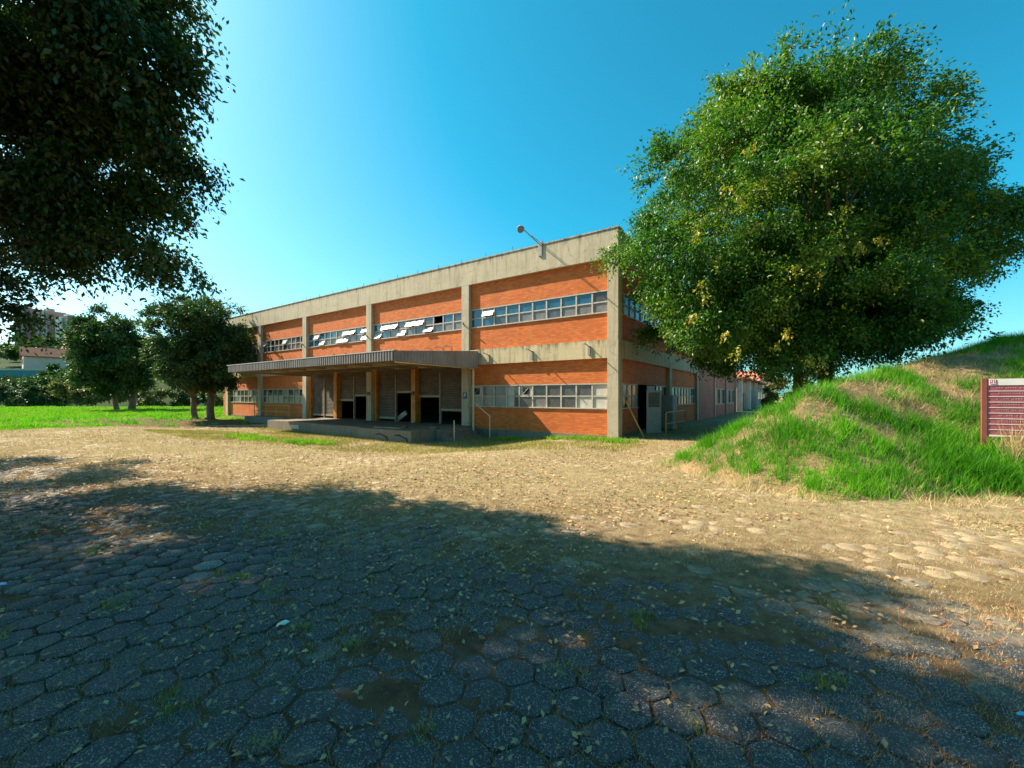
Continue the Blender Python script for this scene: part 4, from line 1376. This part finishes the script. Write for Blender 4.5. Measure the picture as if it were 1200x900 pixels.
# debris in the loading bay, plus a stand-in for the back window view
w0 = to_world(-13.55, 0.62, FLO)
sl = empty('leaning_slab', w0, ROTZ + R(10))
tag(sl, 'pale foam slab leaning in the open doorway behind the orange post', 'slab')
mt = Matrix.Translation((0, 0, .3)) @ Matrix.Rotation(R(-32), 4, 'Y')
MB().box(-.42, .42, -.06, .06, -.13, .13, mt).build('slab', M['white_panel'], sl)
op = MB()
op.box(-.16, .16, -.015, .015, 0, .42)
og = empty('back_window_standin', to_world(-10.35, 0.52, 1.62), ROTZ)  # added panel; its orange stands for sunlit brick through a back window
tag(og, 'small orange panel with dark cross hanging in the loading doorway', 'panel')
for sx in (-1, 1):
    for k in (0, 1):
        MB().box(.015 if sx > 0 else -.2, .2 if sx > 0 else -.015, -.012, .012, .02 + k * .28, .27 + k * .28).build('panel', M['orange'], og)
MB().box(-.22, .22, .013, .03, 0, .58).build('backing', M['dark_steel'], og)
rb = random.Random(77)
RUB = [('large flat concrete chunk nearest the dock steps', .24, -7.9, -2.3), ('small concrete chunk at the front edge of the dock', .09, -8.6, -3.6), ('middle sized concrete chunk under the canopy corner', .15, -9.3, -2.9)]
for lab_, r_, xx, yy in RUB:
    mb = MB()
    n_ = 7
    mb.prism([(r_ * math.cos(2 * math.pi * i / n_) * rb.uniform(.7, 1.2), r_ * math.sin(2 * math.pi * i / n_) * rb.uniform(.7, 1.2), 0) for i in range(n_)], (rb.gauss(0, .03), rb.gauss(0, .03), rb.uniform(.05, .12)))
    o = mb.build('rubble_chunk', M['dock_concrete'], None, to_world(xx, yy, FLO + .01), (0, 0, rb.random() * 6))
    tag(o, lab_, 'rubble', 'concrete rubble on the loading dock')
pk = MB().box(-.9, .9, -.1, .1, 0, .04).build('loose_plank', simple('old_wood', (0.30, 0.22, 0.15), 0.85, .3, 5), None, to_world(-9.8, -3.4, FLO + .01), (0, 0, ROTZ + R(4)))
tag(pk, 'grey wooden plank lying on the dock edge', 'plank')

# ------------------------------------------------------------------ annex along the side
A = empty('annex_building', to_world(0, DEPTH + 0.35, 0), ROTZ)
tag(A, 'low pinkish brick annex in shade behind the factory', 'annex')
def abox(mb, s0, s1, d0, d1, z0, z1):
    return mb.box(-d1, -d0, s0, s1, z0, z1)
L_AN = 18.6
abox(MB(), 0, 5.6, 0.0, 0.3, -.5, 4.2).build('wall', M['pink_brick'], A)
abox(MB(), 5.6, L_AN, 0.06, 0.3, -.5, .95).build('wall', M['pink_brick'], A)
abox(MB(), 5.6, L_AN, 0.06, 0.3, 2.35, 4.2).build('wall', M['pink_brick'], A)
abox(MB(), 0, L_AN, -0.25, 8, 4.2, 4.4).build('roof', M['roofing'], A)
abox(MB(), 0.2, L_AN, 7.6, 7.9, -.5, 4.19).build('rear_wall', M['pink_brick'], A)
for s_ in (5.6, 11.9, L_AN - .2):
    abox(MB(), s_, s_ + .35, -.08, 0.31, -.5, 4.19).build('pillar', M['grey_paint'], A)
for s0, s1 in ((5.96, 11.88), (12.27, L_AN - .21)):
    mb = MB()
    abox(mb, s0, s1, .1, .2, .951, 1.02); abox(mb, s0, s1, .1, .2, 2.28, 2.349)
    n_ = 5
    for k in range(n_ + 1):
        c_ = s0 + (s1 - s0) * k / n_
        abox(mb, max(s0, c_ - .04), min(s1, c_ + .04), .1, .2, 1.02, 2.28)
    w_ = mb.build('window', M['frame'], A)
    for k in range(n_):
        c0 = s0 + (s1 - s0) * k / n_ + .042; c1 = s0 + (s1 - s0) * (k + 1) / n_ - .042
        abox(MB(), c0, c1, .145, .155, 1.022, 2.278).build('pane', M['pane_grey'] if k % 2 else M['pane_dark'], w_)
# farther row beyond the annex
F = empty('far_shed', to_world(0, DEPTH + 0.35 + L_AN + 1.5, 0), ROTZ)
tag(F, 'distant shed with white posts and reddish doors at the end of the lane', 'shed')
abox(MB(), 0, 34, 0.0, 6, -.5, 3.6).build('wall', simple('pale_render', (0.32, 0.25, 0.2), 0.85), F)
for s_ in (0, 9, 18):
    abox(MB(), s_ + .6, s_ + 1.0, -.4, -.01, -.5, 3.6).build('post', M['white_paint'], F)
for s_ in (2.5, 5.5, 11):
    abox(MB(), s_, s_ + 2.3, -.06, -.003, -.3, 2.1).build('door', simple('reddish_door', (0.30, 0.11, 0.07), 0.7), F)
for s_ in (20, 24.5, 29):
    abox(MB(), s_, s_ + 3, -.05, -.003, 1.2, 2.3).build('window', M['pane_mid'], F)
abox(MB(), -.3, 34.3, -.8, 6.3, 3.6, 3.8).build('roof', simple('red_roof', (0.36, 0.12, 0.06), 0.8), F)

# ------------------------------------------------------------------ sign board
SY = 8.15
SGX = (1153 - 600) / FPX * SY
sg = empty('sign_board', (SGX, SY, 0.4), R(-32))
tag(sg, 'dark red sign board with white header and ruled lines on the mound', 'sign')
M['sign_red'] = simple('sign_red', (0.36, 0.08, 0.10), 0.5, 0.15, 3, dirt=(0.36, 0.13, 0.13))
M['sign_white'] = simple('sign_white', (0.80, 0.73, 0.68), 0.55, 0.08, 3)
M['sign_post'] = simple('sign_post_paint', (0.26, 0.07, 0.05), 0.5, 0.2, 4)
ztop = EYE + (444 - 464) / FPX * -SY
bw = 2.6
MB().box(-.035, .035, -.03, .03, -.6, ztop - .4 + .01).build('post', M['sign_post'], sg)
MB().box(bw + .06, bw + .17, -.06, .06, -.6, ztop - .4 + .01).build('post', M['sign_post'], sg)
zz = ztop - .4
MB().box(.042, bw + .058, -.02, .02, zz - 1.10, zz).build('panel', M['sign_red'], sg)
MB().box(.06, bw + .055, -.027, -.021, zz - .125, zz - .003).build('header', M['sign_white'], sg)
MB().box(.075, .165, -.031, -.028, zz - .105, zz - .02).build('emblem', M['sign_red'], sg)
em = MB()
for k in range(3):
    em.box(.085 + k * .026, .098 + k * .026, -.034, -.0315, zz - .06 - .02 * (k % 2), zz - .03)
em.box(.085, .155, -.034, -.0315, zz - .095, zz - .08)
em.build('emblem_mark', M['sign_white'], sg)
tr_ = random.Random(12)
for k in range(9):
    z_ = zz - .125 - (k + 1) * .105
    th = .011 if k < 8 else .03
    MB().box(.06, bw + .055, -.026, -.021, z_ - th, z_).build('ruled_line', M['sign_white'], sg)
    if k < 7:
        tx_ = MB()
        x_ = .16
        while x_ < .16 + tr_.uniform(.45, .95):
            w_ = tr_.uniform(.016, .03)
            if tr_.random() > .18:
                tx_.box(x_, x_ + w_ * .7, -.0235, -.0212, z_ + .045, z_ + .045 + tr_.uniform(.018, .026))
            x_ += w_ + .008
        tx_.build('faded_lettering', simple('faded_letter', (0.50, 0.22, 0.22), 0.6), sg)

# ------------------------------------------------------------------ small plants and litter
def leafy_plant(name, label, base, h, n, leaf, mat, seed, spread=.25):
    g = np.random.default_rng(seed)
    root = empty(name, base)
    tag(root, label, 'plant')
    st = MB()
    P, AXs = [], []
    for k in range(n):
        a = g.uniform(0, 6.28); hh = h * g.uniform(.6, 1)
        tip = Vector((math.cos(a) * spread * g.random(), math.sin(a) * spread * g.random(), hh))
        st.tube([(0, 0, -.1), tip * .5 + Vector((0, 0, .03)), tip], [.014, .01, .005], 5)
        for j in range(24):
            f = g.uniform(.25, 1.03)
            az = g.uniform(0, 6.28)
            P.append(tuple(tip * f)); AXs.append((math.cos(az), math.sin(az), g.uniform(-.1, .7)))
    st.build('stem', M['bark'], root, fix=False)
    P = np.array(P); AXs = unit(np.array(AXs))
    nr = unit(g.normal(0, .3, P.shape) + np.array([0, 0, 1])); nr = unit(nr - AXs * (AXs * nr).sum(1, keepdims=True))
    L = leaf * g.uniform(.7, 1.2, len(P))
    V, f, szs = leaf_quads(P, L, L * .42, AXs, nr)
    link_mesh('foliage', np_mesh('foliage', V, f, szs), mat, root)
M['leaf_sage'] = leaf_mat('sage_leaf', [(0.07, 0.15, 0.07), (0.14, 0.25, 0.12), (0.2, 0.3, 0.16)], 0.6, .2)
x_, y_ = 853 / 1, 0
p = on_pic(853, 515, 12.4)
leafy_plant('leafy_shrub', 'pale green leafy weed at the left foot of the mound', (p[0], p[1], float(surf_z(p[0:1], p[1:2])[0])), .62, 9, .16, M['leaf_sage'], 5, .42)
p = on_pic(1172, 392, 13.5)
leafy_plant('young_sapling', 'small dark sapling on the crest of the mound', (p[0], p[1], float(surf_z(p[0:1], p[1:2])[0]) - .05), .55, 3, .17, M['leaf_dark'], 6, .25)
# pale scrap of paper and blue scraps
def scrap(label, x, y, s, mat, seed):
    g = random.Random(seed)
    mb = MB()
    n_ = 8
    top = [(s * g.uniform(.5, 1.2) * math.cos(6.283 * i / n_), s * .7 * g.uniform(.4, 1.2) * math.sin(6.283 * i / n_), g.uniform(.005, .03)) for i in range(n_)]
    mb.v = [(0, 0, .022)] + top + [(a, b_, c - .003) for a, b_, c in top]
    for i in range(n_):
        j = (i + 1) % n_
        mb.f += [(0, 1 + i, 1 + j), (1 + i, 1 + n_ + i, 1 + n_ + j, 1 + j)]
    o = mb.build('scrap', mat, None, (x, y, float(ground_z(np.array([x]), np.array([y]))[0]) + .016), (0, 0, g.random() * 6))
    tag(o, label, 'litter')
def gp(pxx, pyy):
    Y = FPX * EYE / (pyy - 464)
    return (pxx - 600) / FPX * Y, Y
M['paper'] = simple('crumpled_paper', (0.75, 0.70, 0.55), 0.8, .1, 10)
M['blue_plastic'] = simple('blue_plastic', (0.03, 0.35, 0.60), 0.4, .1, 10)
scrap('crumpled cream paper scrap lying on shaded pavers', *gp(331, 735), .055, M['paper'], 1)
scrap('blue plastic scrap at the left edge of the yard', *gp(3, 688), .06, M['blue_plastic'], 2)
scrap('tiny blue plastic scrap beside the lower right pavers', *gp(1196, 843), .02, M['blue_plastic'], 3)
scrap('tiny blue scrap between pavers near the bottom edge', *gp(322, 828), .013, M['blue_plastic'], 4)

# ------------------------------------------------------------------ hillside on the left
def hz(x, y):
    return float(ground_z(np.array([x]), np.array([y]))[0])
M['tower_pink'] = simple('tower_pink_render', (0.55, 0.36, 0.28), 0.8, .12, .2)
M['tower_brown'] = simple('tower_brown_render', (0.36, 0.23, 0.19), 0.8, .12, .2)
M['tower_white'] = simple('tower_white_render', (0.68, 0.60, 0.54), 0.8, .08, .2)
M['house_cream'] = simple('house_cream_render', (0.66, 0.46, 0.31), 0.85, .12, .5)
M['house_white'] = simple('house_pale_render', (0.62, 0.46, 0.38), 0.85, .12, .5)
M['tile'] = simple('terracotta_tile', (0.29, 0.10, 0.055), 0.85, .25, 1.2)
M['teal'] = simple('teal_wall_paint', (0.05, 0.22, 0.25), 0.8, .25, .3)
M['dark_window'] = pane('dark_window', (0.05, 0.055, 0.07), .2)
def tower(label, x0, x1, ytop, ybase, Y, mats, seed):
    w = (x1 - x0) / FPX * Y; h = (ybase - ytop) / FPX * Y
    cx = ((x0 + x1) / 2 - 600) / FPX * Y
    zb = EYE + (464 - ybase) / FPX * Y
    root = empty('apartment_tower', (cx, Y, zb), R(-22))
    tag(root, label, 'tower', 'apartment towers on the far hill')
    nb = len(mats)
    win = MB().box(-.55, .55, -.06, .0, -.65, .65).mesh('window'); win.materials.append(M['dark_window'])
    fl = h / 3.0
    for k, m_ in enumerate(mats):
        a = -w / 2 + k * w / nb; b_ = a + w / nb
        out = (0.0, -1.6, -.6)[k % 3]
        wall_ = MB().box(a, b_, out, 14 + .2 * k, -12, h - (k % 2) * 1.4).build('wall', M[m_], root)
        ncw = max(1, int((b_ - a) / 3.2))
        for fz in range(int(fl)):
            for c_ in range(ncw):
                xx = a + (b_ - a) * (c_ + .5) / ncw
                link_mesh('window', win, None, wall_, (xx, out - .01, 1.8 + fz * 3.0))
    MB().box(-w * .2, w * .1, 3, 8, h, h + 2.6).build('water_tank', M[mats[0]], root)
tower('brown apartment tower at the left, partly behind leaves', 11, 34, 361, 402, 400, ['tower_white', 'tower_brown', 'tower_brown'], 1)
tower('apartment tower with pink, brown and white stripes on the hill', 35, 63, 364, 399, 395, ['tower_pink', 'tower_brown', 'tower_pink', 'tower_brown'], 2)
tower('white and brown apartment tower, rightmost on the hill', 58, 87, 371, 402, 385, ['tower_white', 'tower_white', 'tower_brown'], 3)

def house(label, x0, x1, yeave, ybase, Y, wallm, rz, seed, roof_h=2.2, dep=8):
    w = (x1 - x0) / FPX * Y; h = (ybase - yeave) / FPX * Y
    cx = ((x0 + x1) / 2 - 600) / FPX * Y
    zb = EYE + (464 - ybase) / FPX * Y
    root = empty('house', (cx, Y, zb), rz)
    tag(root, label, 'house', 'houses on the near hillside')
    # gable faces the yard
    MB().prism([(-w / 2, 0, -6), (w / 2, 0, -6), (w / 2, 0, h), (0, 0, h + roof_h), (-w / 2, 0, h)], (0, dep, 0)).build('wall', M[wallm], root)
    e = .5
    rf = MB()
    k = roof_h / (w / 2)
    rf.prism([(-w / 2 - e, -e, h - e * k + .02), (0, -e, h + roof_h + .02), (w / 2 + e, -e, h - e * k + .02), (w / 2 + e, -e, h - e * k + .3), (0, -e, h + roof_h + .3), (-w / 2 - e, -e, h - e * k + .3)], (0, dep + 2 * e, 0))
    rf.build('roof', M['tile'], root)
    for a in (-.25, .22):
        f_ = MB().box(a * w - .7, a * w + .7, -.08, -.003, h * .52, h * .52 + 1.5).build('window', M['white_paint'], root)
        MB().box(a * w - .58, a * w + .58, -.11, -.083, h * .52 + .12, h * .52 + 1.38).build('pane', M['dark_window'], f_)
house('pale gabled house above the teal wall, leftmost', 15, 38, 417, 437, 118, 'house_white', R(-38), 1)
house('cream house with an orange tiled gable, middle of the hillside', 40, 60, 417, 436, 124, 'house_cream', R(-25), 2)
house('house with a long tiled roof beside the round tree', 62, 90, 413, 436, 134, 'house_cream', R(-55), 3, 1.8, 12)
# lower lean-to roof and teal retaining wall
w0 = on_pic(20, 440, 112)
tw = empty('retaining_wall', (w0[0], w0[1], 0), R(6))
tag(tw, 'teal painted retaining wall below the hillside houses', 'wall')
for k in range(7):
    MB().box(-19 + k * 4.5, -14.54 + k * 4.5, 0, .4, 1, 1.7 + 30 / FPX * 112).build('wall_panel', M['teal'], tw)
MB().box(-19.1, 12.6, -.08, .48, 1.7 + 30 / FPX * 112 + .003, 1.7 + 32 / FPX * 112).build('coping', M['house_cream'], tw)

# bushes and trees of the hillside
kinds = {'bush': ('leaf_olive', .5), 'shrub': ('leaf_far', .7), 'dark': ('leaf_mid', .9)}
far_list = [
    (12, 455, 98, 20, 11, 'leaf_far', 'grey shrub at the left foot of the teal wall'),
    (40, 456, 98, 18, 13, 'leaf_mid', 'dark shrub at the middle of the teal wall'),
    (20, 470, 84, 18, 16, 'leaf_mid', 'dark bush behind the pale bush at the field edge'),
    (44, 468, 88, 16, 16, 'leaf_mid', 'dark bush under the slope tree'),
    (70, 472, 82, 16, 14, 'leaf_far', 'grey green bush behind the olive bush'),
    (96, 466, 90, 16, 20, 'leaf_mid', 'dark bush between slope tree and lawn tree'),
    (144, 470, 84, 16, 20, 'leaf_mid', 'dark bush behind the gap of the lawn trees'),
    (222, 474, 76, 14, 14, 'leaf_far', 'low pale bush behind the second lawn tree'),
    (240, 474, 84, 14, 18, 'leaf_mid', 'dark bush left of the factory end'),
    (70, 446, 112, 16, 18, 'leaf_mid', 'dark tree right of the teal wall'),
    (30, 414, 160, 20, 8, 'leaf_mid', 'dark tree row behind the gabled houses'),
    (52, 414, 160, 20, 8, 'leaf_far', 'tree row behind the cream gabled house'),
    (80, 416, 170, 18, 12, 'leaf_mid', 'dark tree behind the long tiled roof'),
    # px, base py, Y, radius px (w), height px, mat, label
    (12, 474, 78, 20, 22, 'leaf_far', 'pale green bush at the left edge of the field'),
    (34, 474, 76, 14, 24, 'leaf_far', 'upright grey green bush second from the field edge'),
    (54, 474, 78, 15, 26, 'leaf_mid', 'grey green bush in front of the dark hillside tree'),
    (80, 473, 74, 20, 24, 'leaf_olive', 'olive yellow bush left of the first lawn tree'),
    (104, 472, 74, 18, 22, 'leaf_olive', 'olive bush half behind the first lawn tree'),
    (128, 472, 76, 14, 14, 'leaf_olive', 'low brownish bush behind the first lawn tree trunk'),
    (166, 472, 78, 18, 16, 'leaf_far', 'pale bush seen between the two lawn trees'),
    (186, 473, 72, 14, 22, 'leaf_olive', 'yellow green bush between the two lawn trees'),
    (205, 474, 80, 16, 18, 'leaf_mid', 'dark bush behind the second lawn tree'),
    (250, 476, 66, 12, 20, 'leaf_olive', 'small bush beside the factory end wall'),
    (60, 462, 96, 26, 34, 'leaf_mid', 'large dark round tree below the houses'),
    (84, 458, 102, 22, 36, 'leaf_mid', 'dark tree on the slope beside the tiled roof'),
    (28, 466, 92, 18, 15, 'leaf_far', 'grey green tree below the teal wall'),
    (4, 464, 90, 18, 24, 'leaf_mid', 'dark tree under the left end of the teal wall'),
    (75, 434, 128, 10, 24, 'leaf_mid', 'slim tree beside the cream gabled house'),
    (108, 450, 110, 26, 44, 'leaf_mid', 'tall slope tree partly behind the first lawn tree'),
    (26, 411, 250, 16, 18, 'leaf_mid', 'dark tree below the left apartment tower'),
    (48, 408, 260, 14, 10, 'leaf_mid', 'dark tree in front of the striped tower'),
    (66, 410, 250, 16, 12, 'leaf_mid', 'dark tree below the white tower'),
    (84, 408, 260, 12, 10, 'leaf_far', 'tree beside the right foot of the white tower'),
    (8, 420, 220, 16, 26, 'leaf_mid', 'dark tree left of the pale gabled house'),
]
for i, (fx, fy, Y, rw, hh, mt_, lab) in enumerate(far_list):
    p = on_pic(fx, fy, Y)
    r_ = rw / FPX * Y; h_ = hh / FPX * Y
    zb = p[2]
    nm = 'hillside_tree' if hh > 22 or Y > 85 else 'bush'
    leafs = 0.0045 * Y
    make_tree(nm, lab, 'tree' if nm != 'bush' else 'bush', (p[0], p[1], zb),
              [(p[0], p[1], zb + h_ * .52, r_, r_ * .9, h_ * .5), (p[0] + r_ * .3, p[1] - r_ * .3, zb + h_ * .35, r_ * .75, r_ * .7, h_ * .34)],
              80, 34, r_ * .34, leafs * 1.2, M[mt_], [(0, 0, h_ * .3, h_ * .03)], 700 + i, 'trees and bushes beyond the lawn', lump=.22, n_limb=5, ratio=.7)
house('reddish roofed house beyond the end of the lane', 882, 912, 449, 476, 92, 'house_cream', R(24), 9, 2.6, 9)
for i, (fx, fy, Y, rw, hh, mt_, lab) in enumerate(((866, 478, 74, 9, 26, 'leaf_mid', 'dark tree at the far end of the lane'), (925, 476, 62, 20, 44, 'leaf_olive', 'olive bush beyond the lane under the huge tree'),
                                                   (960, 474, 70, 24, 60, 'leaf_mid', 'dark tree behind the trunk of the huge tree'), (905, 478, 58, 10, 16, 'leaf_olive', 'low yellowish bush at the end of the lane'))):
    p = on_pic(fx, fy, Y)
    r_ = rw / FPX * Y; h_ = hh / FPX * Y
    make_tree('tree', lab, 'tree' if hh > 20 else 'bush', (p[0], p[1], p[2]), [(p[0], p[1], p[2] + h_ * .52, r_, r_ * .9, h_ * .5), (p[0], p[1] - r_ * .3, p[2] + h_ * .3, r_ * .8, r_ * .7, h_ * .3)],
              110, 40, r_ * .34, 0.0055 * Y, M[mt_], [(0, 0, h_ * .3, h_ * .03)], 760 + i, 'trees beyond the end of the lane', lump=.2, n_limb=5, ratio=.7)
# grey buildings glimpsed between the lawn trees
for i, (a, b_, yt, yb, Y, m_, lab) in enumerate(((206, 216, 455, 474, 130, 'house_white', 'grey building glimpsed between the lawn trees'), (217, 232, 457, 474, 140, 'tower_white', 'white building glimpsed behind the second lawn tree'))):
    w = (b_ - a) / FPX * Y; h = (yb - yt) / FPX * Y
    root = empty('distant_house', (((a + b_) / 2 - 600) / FPX * Y, Y, EYE + (464 - yb) / FPX * Y))
    tag(root, lab, 'house')
    MB().box(-w / 2, w / 2, 0, 6, -4, h).build('wall', M[m_], root)
    MB().box(-w / 2 - .3, w / 2 + .3, -.4, 6.4, h, h + .4).build('roof', M['tile'], root)
    for k in (-1, 1):
        for zz in (.25, .65):
            MB().box(k * w * .22 - .4, k * w * .22 + .4, -.07, -.003, h * zz, h * zz + 1.0).build('window', M['dark_window'], root)
